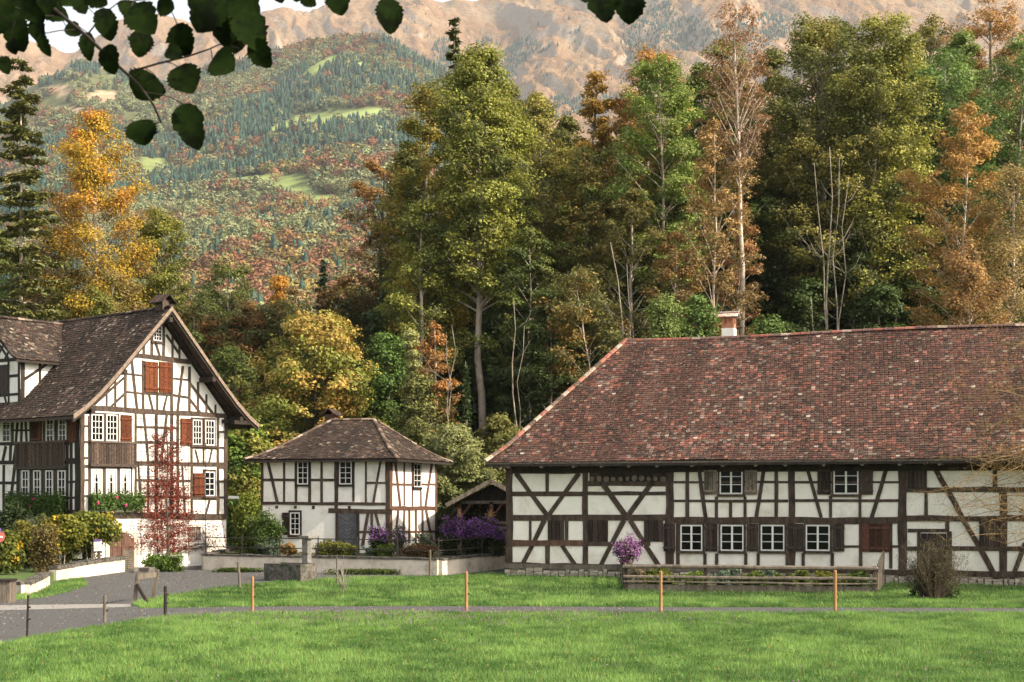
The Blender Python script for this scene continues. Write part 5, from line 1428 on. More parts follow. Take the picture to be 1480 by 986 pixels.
# ============================================================ GARDEN TERRACE, WALLS, PLANTS
rr = random.Random(77)
TA = G(634, 832); TB_ = G(297, 824); TCn = Vector((-.45, 64.2, 0)); TD = Vector((TB_.x - .35, TB_.y + 12, 0))
mb = MB()
inn_ = [TA + Vector((0, .2, 0)), TB_ + Vector((.2, .2, 0)), TD, Vector((.3, 84, 0)), Vector((.3, 68, 0)), TCn + Vector((-.15, .2, 0))]
mb.prism([(p.x, p.y) for p in inn_][::-1], -.1, GH)
tag(mb.build('garden_bed', M['litter']), kind='structure')
def cap_wall(name, label, pts, h, th=.32, cap='stone_dark', wallm='wall_dirty', cat='wall', ch=.09, z0=0, hs=None):
    root = thing(name, label, cat, (pts[0].x, pts[0].y, z0)); mb = MB(); cb = MB()
    for i, (a, b_) in enumerate(zip(pts[:-1], pts[1:])):
        d = (b_ - a); L = d.length; d.normalize(); nn = Vector((-d.y, d.x, 0))
        ha = hs[i] if hs else h; hb_ = hs[i + 1] if hs else h
        p = []
        for k, (q_, z_) in enumerate(((a, 0), (b_, 0))): p += [q_ - nn * th / 2, q_ + nn * th / 2]
        lo_ = [Vector((p[0].x, p[0].y, z0 - .05)), Vector((p[2].x, p[2].y, z0 - .05)), Vector((p[3].x, p[3].y, z0 - .05)), Vector((p[1].x, p[1].y, z0 - .05))]
        hi_ = [Vector((p[0].x, p[0].y, z0 + ha)), Vector((p[2].x, p[2].y, z0 + hb_)), Vector((p[3].x, p[3].y, z0 + hb_)), Vector((p[1].x, p[1].y, z0 + ha))]
        mb.hexa(lo_ + hi_)
        s_ = 0
        while s_ < L:
            w_ = rr.uniform(.25, .6); e = min(L, s_ + w_); hh = ha + (hb_ - ha) * (s_ + w_ / 2) / L; ww = th / 2 + rr.uniform(.02, .06); c_ = ch * rr.uniform(.7, 1.3)
            q0 = a + d * (s_ + .008); q1 = a + d * (e - .008)
            cb.hexa([Vector((q_.x, q_.y, z0 + hh + z_)) for z_ in (-.004, c_) for q_ in (q0 - nn * ww, q1 - nn * ww, q1 + nn * ww, q0 + nn * ww)])
            s_ = e
    mb.build('wall_body', M[wallm], root); cb.build('coping', M[cap], root); return root
cap_wall('garden_wall', 'low white garden wall with dark stone coping in front of the cottage', [TD, TB_, TA, TCn], .64)
# iron railing on the wall
root = thing('iron_railing', 'thin black iron railing on the white garden wall in front of the cottage', 'railing', (TA.x, TA.y, .7))
for i, (a, b_) in enumerate(((TB_, TA), (TA, TCn))):
    d = b_ - a; n_ = max(2, int(d.length / 1.75))
    for z_ in (1.03, 1.45):
        g = MB(); g.bar(a + Vector((0, .05, z_)), b_ + Vector((0, .05, z_)), .035, .04); g.build('rail', M['iron'], root)
    for k in range(n_ + 1):
        if i and k == 0: continue
        q_ = a + d * (k / n_) + Vector((0, .05, 0)); g = MB(); g.bar(q_ + Vector((0, 0, .66)), q_ + Vector((0, 0, 1.52)), .045, .045); g.tube([q_ + Vector((0, 0, 1.5)), q_ + Vector((0, 0, 1.58))], [.03, .008], 6); g.build('post', M['iron'], root)
# fountain
fc = G(416, 841); yaw = R(-28)
root = thing('stone_fountain', 'weathered stone trough fountain with a square stone pillar on the gravel', 'fountain', (fc.x, fc.y + .5, 0))
mb = MB(); L_, W2, Hh = 1.75, 1.05, .68; cx, cy = fc.x, fc.y + .62
def rb(mb, x0, x1, y0, y1, z0, z1):
    co, si = math.cos(yaw), math.sin(yaw); mb.hexa([(cx + x * co - y * si, cy + x * si + y * co, z) for z in (z0, z1) for x, y in ((x0, y0), (x1, y0), (x1, y1), (x0, y1))])
rb(mb, -L_ / 2, L_ / 2, -W2 / 2, -W2 / 2 + .13, -.02, Hh); rb(mb, -L_ / 2, L_ / 2, W2 / 2 - .13, W2 / 2, -.02, Hh + .004)
rb(mb, -L_ / 2, -L_ / 2 + .13, -W2 / 2 + .13, W2 / 2 - .13, -.02, Hh - .003); rb(mb, L_ / 2 - .13, L_ / 2, -W2 / 2 + .13, W2 / 2 - .13, -.02, Hh - .003)
mb.build('trough', M['stone_dark'], root)
mb = MB(); rb(mb, -L_ / 2 + .13, L_ / 2 - .13, -W2 / 2 + .13, W2 / 2 - .13, .3, .56); mb.build('water', M['glass'], root)
mb = MB(); pc = G(438, 838.5); mb.box((pc.x, pc.y + 1.0, .8), (.27, .27, 1.64), yaw); mb.box((pc.x, pc.y + 1.0, 1.66), (.56, .56, .10), yaw); mb.box((pc.x, pc.y + 1.0, 1.0), (.30, .30, .05), yaw)
pi_ = mb.build('pillar', M['stone'], root)
mb = MB(); mb.tube([(pc.x, pc.y + .85, 1.05), (pc.x - .2, pc.y + .5, 1.07), (pc.x - .24, pc.y + .42, 1.0)], .022, 6); mb.build('spout', M['iron'], pi_)

# ---- plants
def shrub(name, label, cat, px0, px1, ytop, Y, z0, lo, hi, n, ls, seed, depth=.8, fl=None, stem='bark', acc=None, pacc=.3, lump=.35, bottom=0.0, group=None, flat=1.0, nst=9, up=.45, mul=1.0, yaw_d=0):
    rs = np.random.RandomState(seed); rg = random.Random(seed)
    n = int(n * 1.15)
    xa = (px0 - 740) / F * Y; xb = (px1 - 740) / F * Y; top = CAMH + (715 - ytop) / F * Y
    cx, w_, h = (xa + xb) / 2, (xb - xa) / 2, top - z0
    root = thing(name, label, cat, (cx, Y, z0), group)
    st = MB()
    for k in range(nst):
        a = rg.random() * 6.28; r_ = rg.random() ** .5 * .75
        e = Vector((math.cos(a) * w_ * r_, math.sin(a) * w_ * depth * r_, h * rg.uniform(.5, .9)))
        st.tube([(e.x * .3 , e.y * .3, -.03), tuple(e * .55 + Vector((0, 0, h * .08))), tuple(e)], [.012 + .008 * h, .008 + .004 * h, .004], 4)
    o = st.build('stem', M[stem], root); o.data.transform(Matrix.Translation(Vector((cx, Y, z0))))
    K = max(8, int(n / 45)); d = unit(rs.normal(size=(K, 3))); d[:, 2] = np.abs(d[:, 2]) * 1.0 - .25 * rs.rand(K)
    nzv = np.array([mnoise.noise(Vector(q_ * 1.7) + Vector((seed, 0, 0))) for q_ in d]); rad = rs.rand(K) ** .5 * (.82 + nzv * .75 + lump * (rs.rand(K) - .5))
    cz = bottom + (1 - bottom) * .42
    cc = np.stack([d[:, 0] * rad * w_ * .88, d[:, 1] * rad * w_ * depth * .88, (cz + d[:, 2] * rad * (1 - cz) * .95) * h], 1)
    cc[:, 2] = np.clip(cc[:, 2], h * bottom + .03, None)
    # fill below the widest part
    low = rs.rand(K) < (.35 if bottom < .3 else .1); cc[low, 2] = h * (bottom + rs.rand(low.sum()) * (cz - bottom))
    i = rs.randint(0, K, n); cr = (.16 + .12 * rs.rand(K)) * (w_ + h) * .5
    off = unit(rs.normal(size=(n, 3))) * rs.rand(n, 1) ** .5 * cr[i][:, None] * np.array([1, 1, .8])
    C = cc[i] + off; C[:, 2] = np.abs(C[:, 2]) 
    keep = (np.abs(C[:, 0]) < w_ * 1.08) & (C[:, 2] < h * 1.04); C = C[keep]; i = i[keep]; n = len(C)
    N_ = unit(np.array([0, 0, up]) + unit(C * np.array([1, 1, .3]) + 1e-6) * .5 + rs.normal(size=(n, 3)) * .6)
    sz = ls * rs.uniform(.6, 1.35, n)
    V, Fq = quads(C, N_, sz * .5, sz * .32, rs)
    q_ = rs.rand(K)
    Cc = mixc(lo, hi, np.clip(C[:, 2] / h * .7 + q_[i] * .5 - .1, 0, 1))
    if acc is not None:
        a_ = (q_[::-1][i] < pacc) & (rs.rand(n) < .8); Cc[a_] = np.asarray(acc)[None, :]
    Cc = Cc * rs.uniform(.72, 1.28, (n, 1)) * mul * 1.15
    np_mesh('foliage', V, Fq, M['leaf'], np.repeat(Cc, 4, 0), root)
    if fl:
        cols, m_, fs, zone = fl
        j = rs.randint(0, n, m_); j = j[(C[j, 2] > h * zone[0]) & (C[j, 2] < h * zone[1])]
        P_ = C[j] * np.array([1.03, 1.05, 1.0]) + rs.normal(size=(len(j), 3)) * .03 + np.array([0, -.03, .03]); m_ = len(j)
        V, Fq = quads(P_, unit(np.array([0, -.6, .7]) + rs.normal(size=(m_, 3)) * .6), fs * .5, fs * .5, rs)
        col = np.array(cols)[rs.randint(0, len(cols), m_)] * rs.uniform(.75, 1.25, (m_, 1))
        np_mesh('blossom', V, Fq, M['flower'], np.repeat(col, 4, 0), root)
    return root
PUR = [(.22, .07, .30), (.30, .10, .36), (.17, .05, .26)]
MAG = [(.26, .10, .27), (.20, .07, .23), (.34, .17, .33)]
YL = [(.45, .32, .03), (.4, .25, .02)]
S = shrub
S('leafy_shrub', 'tall yellow-green climbing shrub between gable house and cottage', 'shrub', 338, 374, 698, 66, GH, (.07, .10, .015), (.15, .18, .025), 6500, .13, 601, up=.2)
S('laurel_bush', 'dark green rounded bush against the lower window of the cottage', 'bush', 362, 413, 735, 65, GH, (.03, .055, .012), (.075, .12, .02), 6000, .12, 602)
S('leafy_shrub', 'blue-green leafy plant behind the railing near the fountain pillar', 'plant', 366, 408, 780, 64.2, GH, (.05, .08, .05), (.11, .15, .09), 2200, .10, 603)
S('ornamental_grass', 'tawny orange grassy clump beside the fountain pillar', 'plant', 402, 430, 784, 64, GH, (.12, .10, .03), (.28, .16, .04), 1600, .10, 604)
S('flower_hedge', 'low yellow-green hedge with small yellow flowers behind the railing', 'hedge', 446, 528, 781, 63.2, GH, (.05, .065, .012), (.13, .14, .025), 8500, .09, 605, depth=.3, fl=(YL, 700, .05, (.5, 1.1)))
S('low_shrub', 'silvery green low plant right of the yellow-flowered hedge', 'plant', 522, 545, 788, 62.2, GH, (.07, .10, .06), (.14, .18, .11), 1500, .08, 606)
S('low_shrub', 'bright green low bush beneath the purple asters', 'bush', 540, 578, 784, 62, GH, (.05, .075, .012), (.11, .16, .025), 3500, .09, 607)
S('aster_bush', 'purple aster bush with orange marigolds at its foot beside the cottage door', 'flower bush', 531, 563, 756, 63.2, GH, (.02, .04, .01), (.05, .07, .015), 3500, .10, 608, fl=(PUR, 2600, .065, (.45, 1.2)))
S('aster_bush', 'loose pale-stemmed flowering plant right of the purple aster bush', 'flower bush', 561, 594, 752, 63.2, GH, (.06, .07, .03), (.11, .12, .05), 1200, .10, 609, fl=(PUR + [(.5, .4, .4)], 420, .06, (.3, 1.2)), nst=16)
S('low_shrub', 'reddish brown perennials along the garden wall corner', 'plant', 573, 640, 786, 61.2, GH, (.07, .05, .02), (.17, .09, .035), 6500, .09, 610, depth=.3, nst=20)
S('leafy_shrub', 'grey-green tall herb against the sunlit end of the cottage', 'plant', 596, 632, 764, 62.4, GH, (.06, .08, .04), (.12, .14, .07), 1500, .10, 611, nst=18)
S('aster_bush', 'big violet aster bush in front of the open shed', 'flower bush', 648, 728, 742, 63.5, GH, (.012, .022, .007), (.035, .05, .012), 9500, .11, 612, fl=(PUR, 8000, .075, (.42, 1.2)), lump=.5)
S('aster_bush', 'smaller violet aster bush at the left of the big one', 'flower bush', 634, 664, 746, 64, GH, (.02, .035, .01), (.05, .06, .015), 3500, .10, 613, fl=(PUR, 2200, .07, (.55, 1.2)))
S('aster_bush', 'violet aster sprays tucked against the farmhouse corner post', 'flower bush', 708, 733, 760, 63, GH, (.02, .03, .01), (.05, .06, .015), 2200, .10, 614, fl=(PUR, 1300, .07, (.5, 1.2)))
S('low_hedge', 'low green ground hedge at the foot of the white garden wall, left of the fountain', 'hedge', 302, 380, 821, 61.3, 0, (.035, .055, .012), (.08, .12, .02), 5500, .08, 615, depth=.13)
S('low_hedge', 'low green ground hedge at the foot of the white garden wall, right of the fountain', 'hedge', 452, 632, 823, 59.6, 0, (.035, .055, .012), (.085, .11, .02), 11000, .08, 616, depth=.07, nst=25)
S('low_shrub', 'bright green bushy plant at the foot of the gable house wall', 'bush', 196, 278, 799, 61.8, 0, (.05, .085, .012), (.10, .17, .025), 8000, .10, 617, depth=.4)
# vines and plants in front of the gable house
VZ = .45
S('vine', 'yellow-green grape vine spreading toward the cellar door', 'vine', 92, 172, 742, 60.6, VZ, (.06, .08, .015), (.16, .18, .03), 13000, .16, 620, depth=.3, acc=(.40, .28, .02), pacc=.16, lump=.9, bottom=.42, up=.2, nst=6)
S('vine', 'golden grape vine above the end of the low white wall', 'vine', 58, 122, 747, 59.6, VZ, (.07, .085, .015), (.18, .18, .025), 9000, .16, 621, depth=.3, acc=(.42, .28, .02), pacc=.3, lump=.9, bottom=.32, up=.2, nst=5)
S('brown_bush', 'tall brownish thin-leaved bush at the gap between the two low walls', 'bush', 42, 86, 745, 55.5, .1, (.07, .055, .018), (.16, .12, .035), 6000, .10, 622, bottom=.08, nst=22)
S('vine', 'yellowing vine plant at the left picture edge', 'vine', -16, 34, 766, 54, .35, (.06, .08, .015), (.15, .16, .025), 5500, .15, 623, acc=(.36, .24, .02), pacc=.15, bottom=.1, up=.2, nst=5)
S('vine', 'olive vine between the brown bush and the left-edge vine', 'vine', 16, 64, 752, 57, .4, (.06, .07, .015), (.17, .15, .025), 7500, .14, 624, bottom=.08, up=.2)
S('vine', 'dull green vine filling the space behind the information board', 'vine', 84, 150, 745, 61, .3, (.05, .065, .015), (.13, .13, .025), 8000, .14, 627, acc=(.3, .22, .03), pacc=.15, bottom=.15, up=.2)
S('dark_bush', 'dark green bush under the flower-decked side windows of the gable house', 'bush', -10, 48, 722, 62.5, .3, (.018, .03, .010), (.04, .06, .018), 7000, .14, 625)
S('leafy_shrub', 'green shrub under the corner of the gable house', 'shrub', 40, 108, 742, 61, .3, (.035, .05, .012), (.09, .10, .02), 8000, .13, 626, acc=(.15, .13, .03), pacc=.3)
# raised bed left
bedp = [G(12, 852), G(41, 856), G(66, 846), G(80, 838), G(120, 833), G(172, 826), Vector((-19.3, 61.7, 0)), Vector((-26, 66.5, 0)), Vector((-34, 60, 0)), Vector((-26, 50.5, 0))]
mb = MB(); mb.prism([(p.x, p.y) for p in bedp], -.1, .32); tag(mb.build('planted_bed', M['ground']), kind='structure')
cap_wall('low_wall', 'low white wall with rough stone top running to the cellar door', [G(76, 839.5), G(90, 838), G(130, 832.5), G(175, 826.5)], .5, .34, hs=[.42, .46, .52, .55], ch=.13, cap='stone_dark')
cap_wall('low_wall', 'short curved white wall piece below the brown bush at the left', [G(-20, 857), G(36, 860), G(50, 855), G(66, 847.5)], .36, .30, hs=[.36, .34, .36, .40], ch=.13, cap='stone_dark')
# geranium boxes
def flower_box(label, W_, x0, x1, yt, yb, seed):
    rs = np.random.RandomState(seed)
    s0, s1, h0, h1 = W_.rect(x0, yt, x1, yb); hb_ = (h0 + h1) / 2; c = W_.pt((s0 + s1) / 2, h0, .25)
    root = thing('flower_box', label, 'flower box', c)
    g = MB(); W_.box(g, s0, s1, hb_ - .16, hb_ + .02, .10, .32); g.build('planter', M['board_dark'], root)
    n = int(2600 * (s1 - s0) / 1.6); a = rs.uniform(s0 - .1, s1 + .1, n); hh = rs.normal((h0 + h1) / 2 + .02, (h1 - h0) * .24, n); oo = rs.uniform(.1, .45, n)
    C = np.array([W_.C[:] + W_.d[:] * 0 for _ in range(1)]) if False else None
    d = np.array(W_.d[:]); nn = np.array(W_.n[:]); C = np.array(W_.C[:])[None] + a[:, None] * d + oo[:, None] * nn; C[:, 2] = hh; C -= np.array(c[:])
    sz = rs.uniform(.06, .13, n); V, Fq = quads(C, unit(nn[None] * .5 + np.array([0, 0, .6]) + rs.normal(size=(n, 3)) * .6), sz * .5, sz * .42, rs)
    np_mesh('foliage', V, Fq, M['leaf'], np.repeat(mixc((.035, .075, .015), (.10, .16, .03), rs.rand(n)), 4, 0), root)
    m_ = 16; j = rs.choice(n, 9); P_ = np.repeat(C[j] + nn * .08, m_, 0) + rs.normal(size=(9 * m_, 3)) * .03
    V, Fq = quads(P_, unit(nn[None] + rs.normal(size=(9 * m_, 3)) * .6), .026, .026, rs)
    np_mesh('blossom', V, Fq, M['flower'], np.tile((.62, .07, .20), (9 * m_ * 4, 1)), root)
flower_box('green window box with pink geraniums under the curtained gable windows', GW, 129, 200, 714, 738, 1)
flower_box('green window box with pink geraniums under the four shaded side windows', SW, 20, 98, 714, 746, 2)

# trellis and red climber
tr_ = thing('trellis', 'grid trellis of thin wooden laths fixed to the gable wall', 'trellis', GW.pt(4, 0, .15))
for px in (200.7, 224.5, 247, 269.7, 294):
    y0 = 598 if px < 260 else 640
    a = GW.sh(px, y0); b_ = GW.sh(px, 806); g = MB(); g.tube([GW.pt(a[0], a[1], .16), GW.pt(a[0], max(.02, b_[1]), .16)], .018, 5); g.build('upright', M['timber_dark'], tr_)
for k in range(17):
    py = 605 + k * 12; x1 = 258 if py < 665 else 297
    a = GW.sh(198, py); b_ = GW.sh(x1, py); g = MB(); g.tube([GW.pt(a[0], a[1], .185), GW.pt(b_[0], a[1], .185)], .012, 5); g.build('crossbar', M['timber'], tr_)
cr = thing('red_climber', 'red-leaved espalier climber spread over the gable wall trellis', 'climber', GW.pt(4.2, 0, .3))
g = MB(); rs = np.random.RandomState(71); rg = random.Random(71); cl = []
s_, _ = GW.sh(236, 700)
g.tube([GW.pt(s_, -.05, .32), GW.pt(s_ + .04, 1.2, .3), GW.pt(s_ - .03, 3.0, .28), GW.pt(s_ + .05, 5.2, .27), GW.pt(s_ - .1, 7.6, .25)], [.075, .06, .045, .03, .012], 7)
for k in range(26):
    hh = .7 + 5.2 * (k / 26); side = -1 if k % 2 else 1; L = rg.uniform(.8, 1.7) * (1.15 if hh < 3.4 else .6 if hh > 4.4 else .9); pts = []
    for i in range(6):
        t = i / 5; pts.append(GW.pt(s_ + side * L * t, hh + .25 * t + rg.gauss(0, .05), .27 + rg.uniform(-.03, .05)))
    g.tube(pts, [.022, .018, .014, .01, .008, .004], 4)
    for i in range(1, 6): cl += [pts[i]] * ((4 if i < 3 else 2 if i < 5 else 1) if hh < 4.0 else 1)
for k in range(30): cl.append(GW.pt(s_ + rg.gauss(0, .16), 1.0 + 5.4 * rg.random() ** 1.6, .3))
for x_, y_ in ((255, 798), (285, 788), (316, 778)): pass
g.build('stem', M['bark_dark'], cr)
cl = np.array([p[:] for p in cl]); m_ = 6500; j = rs.randint(0, len(cl), m_)
C = cl[j] + rs.normal(size=(m_, 3)) * np.array([.11, .08, .11]) - np.array(cr.location[:])
sz = rs.uniform(.05, .11, m_); V, Fq = quads(C, unit(np.array(GW.n[:]) + rs.normal(size=(m_, 3)) * .7), sz * .5, sz * .36, rs)
np_mesh('foliage', V, Fq, M['leaf'], np.repeat(mixc((.09, .018, .012), (.28, .065, .035), rs.rand(m_)) * rs.uniform(.7, 1.3, (m_, 1)), 4, 0), cr)
# leafless espalier on the white plinth further along
es = thing('bare_espalier', 'nearly leafless espalier with twisting stems beside the iron railing on the gable wall', 'climber', GW.pt(6.6, 0, .2)); g = MB()
for k in range(9):
    p = GW.pt(5.0, .75, .25); pts = [p]
    for i in range(6): p = p + dG * rg.uniform(.25, .55) + Vector((0, 0, rg.uniform(-.12, .28) * (1 if k % 2 else .5))); pts.append(p)
    g.tube(pts, [.035, .028, .02, .015, .01, .007, .004], 4)
g.build('stem', M['bark_dark'], es)
m_ = 260; C = np.array([GW.pt(rg.uniform(5.2, 8.0), rg.uniform(.7, 2.0), .25)[:] for _ in range(m_)]) - np.array(es.location[:])
V, Fq = quads(C, unit(rs.normal(size=(m_, 3))), .05, .035, rs); np_mesh('foliage', V, Fq, M['leaf'], np.tile((.22, .06, .03), (m_ * 4, 1)), es)

# signs, small things by the gable house
b0 = G(143, 831)
s_ = thing('info_sign', 'white information board on a grey post in front of the low white wall', 'sign', b0)
g = MB(); g.bar(b0, b0 + Vector((0, 0, 1.15)), .13, .09); g.build('post', M['board_grey'], s_)
g = MB(); g.bar(b0 + Vector((-.02, -.10, 1.0)), b0 + Vector((-.06, .0, 1.48)), .32, .02, up=(0, -1, 0)); 
pb_ = g.build('panel', M['white'], s_)
g = MB(); g.bar(b0 + Vector((-.055, -.035, 1.40)), b0 + Vector((-.062, -.016, 1.478)), .32, .03, up=(0, -1, 0)); g.build('panel_header', mat('sign_purple', (.10, .06, .22), None, rough=.5), pb_)
for k in range(5):
    g = MB(); g.bar(b0 + Vector((-.05 + .002 * k, -.092 + .014 * k, 1.10 + .055 * k)), b0 + Vector((-.05 + .002 * k, -.090 + .014 * k, 1.112 + .055 * k)), .24 - .03 * (k % 2), .03, up=(0, -1, 0)); g.build('text_line', M['grey_paint'], pb_)
nb_ = P(105, 810, 60)
g = MB(); g.box((nb_.x, 60.6, 1.0), (.42, .04, .75)); tag(g.build('grey_panel', M['grey_paint']), 'plain grey metal panel standing among the vines', 'panel')
sg = thing('round_signs', 'pole with round red and white sign and small violet sign at the left edge', 'traffic sign', P(2, 850, 52) - Vector((0, 0, 0)))
q_ = P(-3, 776, 52)
g = MB(); g.tube([(q_.x, 52.04, 0), (q_.x, 52.04, 2.3)], .03, 8); g.build('post', M['grey_paint'], sg)
def disc(mb, c, r_, y0, y1, n_=28): mb.tube([(c.x, y0, c.z), (c.x, y1, c.z)], r_, n_)
g = MB(); disc(g, q_ + Vector((.06, 0, 0)), .21, 51.97, 51.94); dd_ = g.build('sign_disc', mat('sign_red', (.45, .12, .10), None, rough=.5), sg)
g = MB(); g.box((q_.x + .06, 51.93, q_.z), (.28, .012, .07)); g.build('white_bar', M['white'], dd_)
q2 = P(-2, 766.5, 52); g = MB(); disc(g, q2, .11, 51.96, 51.93); g.build('small_disc', mat('sign_violet', (.16, .10, .35), None, rough=.4), sg)
b0 = G(2, 872); bt = thing('wooden_bin', 'pale plank-clad bin with a dark lid at the left edge of the gravel', 'bin', b0)
g = MB()
for k in range(5): g.box((b0.x - .28 + k * .125, b0.y, .33), (.117, .03, .66)); g.box((b0.x - .28 + k * .125, b0.y + .5, .33), (.117, .03, .66))
for k in range(4): g.box((b0.x + .245, b0.y + .08 + k * .12, .33), (.03, .11, .66)); g.box((b0.x - .325, b0.y + .08 + k * .12, .33), (.03, .11, .66))
g.build('plank_body', M['board_grey'], bt); g = MB(); g.box((b0.x - .04, b0.y + .24, .70), (.68, .62, .07)); g.build('lid', M['timber_dark'], bt)
b0 = G(209, 827.5); bt = thing('stone_block', 'low stone block with a dark opening beside the green plant', 'stone block', b0)
g = MB(); g.box((b0.x, b0.y, .11), (.85, .35, .24), .25); g.build('block', M['stone'], bt); g = MB(); g.box((b0.x + .02, b0.y - .18, .13), (.4, .03, .15), .25); g.build('opening', M['iron'], bt)
b0 = G(226, 826); 
q_ = GW.sh(331, 719); c_ = GW.pt(Wd, 3.28, .05)
g = MB(); g.box((c_.x + .30, c_.y + .1, 3.22), (.52, .03, .13)); tag(g.build('name_sign', M['white']), 'small white sign sticking out from the corner of the gable house', 'sign')
# old hitching frame
f0, f1 = G(194, 873.5), G(220, 869)
ft = thing('wooden_stile', 'old grey wooden frame with a slanting brace at the tip of the lawn', 'stile', f0)
for p_, hh, ln in ((f0, 1.0, .12), (f1, 1.0, .16)):
    g = MB(); g.bar(p_, p_ + Vector((ln, .02, hh)), .11, .11); g.build('post', M['board_grey'], ft)
g = MB(); g.bar(f0 + Vector((.1, -.08, .84)), f1 + Vector((.14, -.08, .84)), .05, .16); g.build('crossbar', M['board_grey'], ft)
g = MB(); g.bar(f0 + Vector((.09, -.07, .62)), G(214, 874) + Vector((0, 0, .03)), .09, .09); g.build('brace', M['timber_dark'], ft)
# posts
def post(label, px, yb, yt, w_, m_, group=None, lean=0, cap=False, ins=True):
    b0 = G(px, yb); H = CAMH - (yt - 715) / F * b0.y; r_ = w_ / F * b0.y / 2
    rt_ = thing('fence_post', label, 'post', b0, group); g = MB()
    g.tube([b0 - Vector((0, 0, .1)), b0 + Vector((lean * .5, 0, H * .5)), b0 + Vector((lean, 0, H - .03)), b0 + Vector((lean, 0, H))], [r_, r_ * .97, r_ * .93, r_ * .6], 8)
    g.build('shaft', M[m_], rt_)
    for z_ in (.45, .72):
        if ins: g = MB(); g.tube([b0 + Vector((r_ + lean * .5, -.02, H * z_)), b0 + Vector((r_ + .045 + lean * .5, -.02, H * z_))], [.018, .026], 6); g.build('insulator', M['iron'], rt_)
    return b0, H
FP = 'fence posts along the edge of the meadow'
post('orange-brown round fence post directly below the fountain', 365, 886.5, 833, 4.6, 'postwood', FP)
post('orange-brown round fence post below the garden wall corner', 674, 884.5, 826, 5, 'postwood', FP)
post('orange-brown round fence post in front of the left part of the vegetable bed', 955, 885, 825, 5.2, 'postwood', FP, ins=True)
post('orange-brown round fence post in front of the right end of the vegetable bed', 1207, 886, 824, 5.2, 'postwood', FP)
p1 = post('slim dark fence post nearest the left edge of the meadow', 39, 923, 860, 3.6, 'timber_dark', FP, .03)
p2 = post('greyish fence post with a dark top, middle one of the three by the gravel', 151.5, 900, 860, 5, 'board_grey', FP)
p3 = post('dark thick fence post beside the old wooden frame', 239, 891, 847, 5.2, 'timber_dark', FP)
post('leaning grey weathered post left of the fountain', 347, 850, 812, 4, 'board_grey', FP, -.07, ins=False)
post('grey weathered post in front of the garden wall corner', 621.5, 834, 795, 3.6, 'board_grey', FP, ins=False)
post('thin grey stake by the young sapling right of the fountain', 487, 846, 806, 2.6, 'board_grey', FP, ins=False)
g = MB()
for a, b_ in ((p2, p3),):
    A_ = a[0] + Vector((0.05, 0, a[1] * .72)); B_ = b_[0] + Vector((.05, 0, b_[1] * .8)); g.tube([A_.lerp(B_, t) - Vector((0, 0, .12 * math.sin(t * 3.14))) for t in np.linspace(0, 1, 8)], .003, 4)
tag(g.build('fence_wire', M['board_grey']), 'thin pale wire slung between the dark fence posts', 'wire')
# young sapling
b0 = G(496, 858); sp = thing('sapling', 'leafless young sapling on the lawn beside the fountain', 'sapling', b0); g = MB(); rg = random.Random(12)
for k in range(14):
    a = rg.uniform(-1, 1); L = rg.uniform(.5, 1.1); z_ = rg.uniform(.1, .8)
    g.tube([b0 + Vector((0, 0, z_ * .5)), b0 + Vector((a * .25, rg.uniform(-.1, .1), z_ + .25)), b0 + Vector((a * .75 * L, 0, z_ + L * .6))], [.012, .008, .003], 4)
g.tube([b0, b0 + Vector((.02, 0, 1.3))], [.022, .006], 5); g.build('trunk', M['bark'], sp)

# ============================================================ VEGETABLE BED OF THE FARMHOUSE
rr = random.Random(88)
v0, v1 = G(905, 854), G(1264, 858); vb0 = barnW.pt(4.9, 0, .25); vb1 = v1 + Vector((1.0, 3.2, 0))
vf = thing('log_fence', 'weathered grey rail fence around the vegetable bed in front of the farmhouse', 'fence', v0)
def rail(a, b_, z_, r_, m_='board_grey', board=False):
    g = MB(); L = (b_ - a).length; n_ = max(3, int(L / .9)); pts = [a.lerp(b_, i / n_) + Vector((0, rr.uniform(-.01, .01), z_ + rr.uniform(-.018, .018))) for i in range(n_ + 1)]
    if board: g.bar(a + Vector((0, 0, z_)), b_ + Vector((0, 0, z_)), .05, r_ * 2)
    else: g.tube(pts, [r_ * rr.uniform(.85, 1.15) for _ in pts], 7)
    g.build('rail', M[m_], vf)
for z_, r_ in ((.86, .065), (.50, .06), (.33, .035)): rail(v0 + Vector((-.1, -.08, 0)), v1 + Vector((.05, -.08, 0)), z_, r_)
rail(v0, v1, .11, .12, 'board_grey', True)
rail(v0, vb0, .86, .05); rail(v0, vb0, .50, .05); rail(v0, vb0, .12, .11, 'board_grey', True)
for t in (0, .325, .655, 1):
    p_ = v0.lerp(v1, t); g = MB(); g.box((p_.x, p_.y, .46), (.11, .1, .94)); g.build('post', M['timber'], vf)
p_ = vb0; g = MB(); g.box((p_.x, p_.y, .46), (.11, .1, .94)); g.build('post', M['timber'], vf)
gt = thing('picket_gate', 'pale lattice gate closing the right end of the vegetable bed', 'gate', v1 + Vector((.12, .1, 0)))
for k in range(6):
    p_ = v1.lerp(vb1, (k + .4) / 6.2) + Vector((.12, 0, 0)); g = MB(); g.bar(p_ + Vector((0, 0, .12)), p_ + Vector((.05, .02, 1.12 + .04 * k)), .09, .03); g.build('picket', M['board_grey'], gt)
for z_ in (.3, .62, .95):
    g = MB(); g.bar(v1 + Vector((.1, 0, z_)), vb1 + Vector((.1, 0, z_ + .1)), .04, .09); g.build('crossbar', M['board_grey'], gt)
mb = MB(); mb.prism([(v0.x + .1, v0.y + .05), (v1.x - .05, v1.y + .05), (vb1.x - .3, vb1.y), (vb0.x + .1, vb0.y - .1)], -.05, .12); tag(mb.build('vegetable_bed', M['litter']), kind='structure')
rgv = random.Random(5)
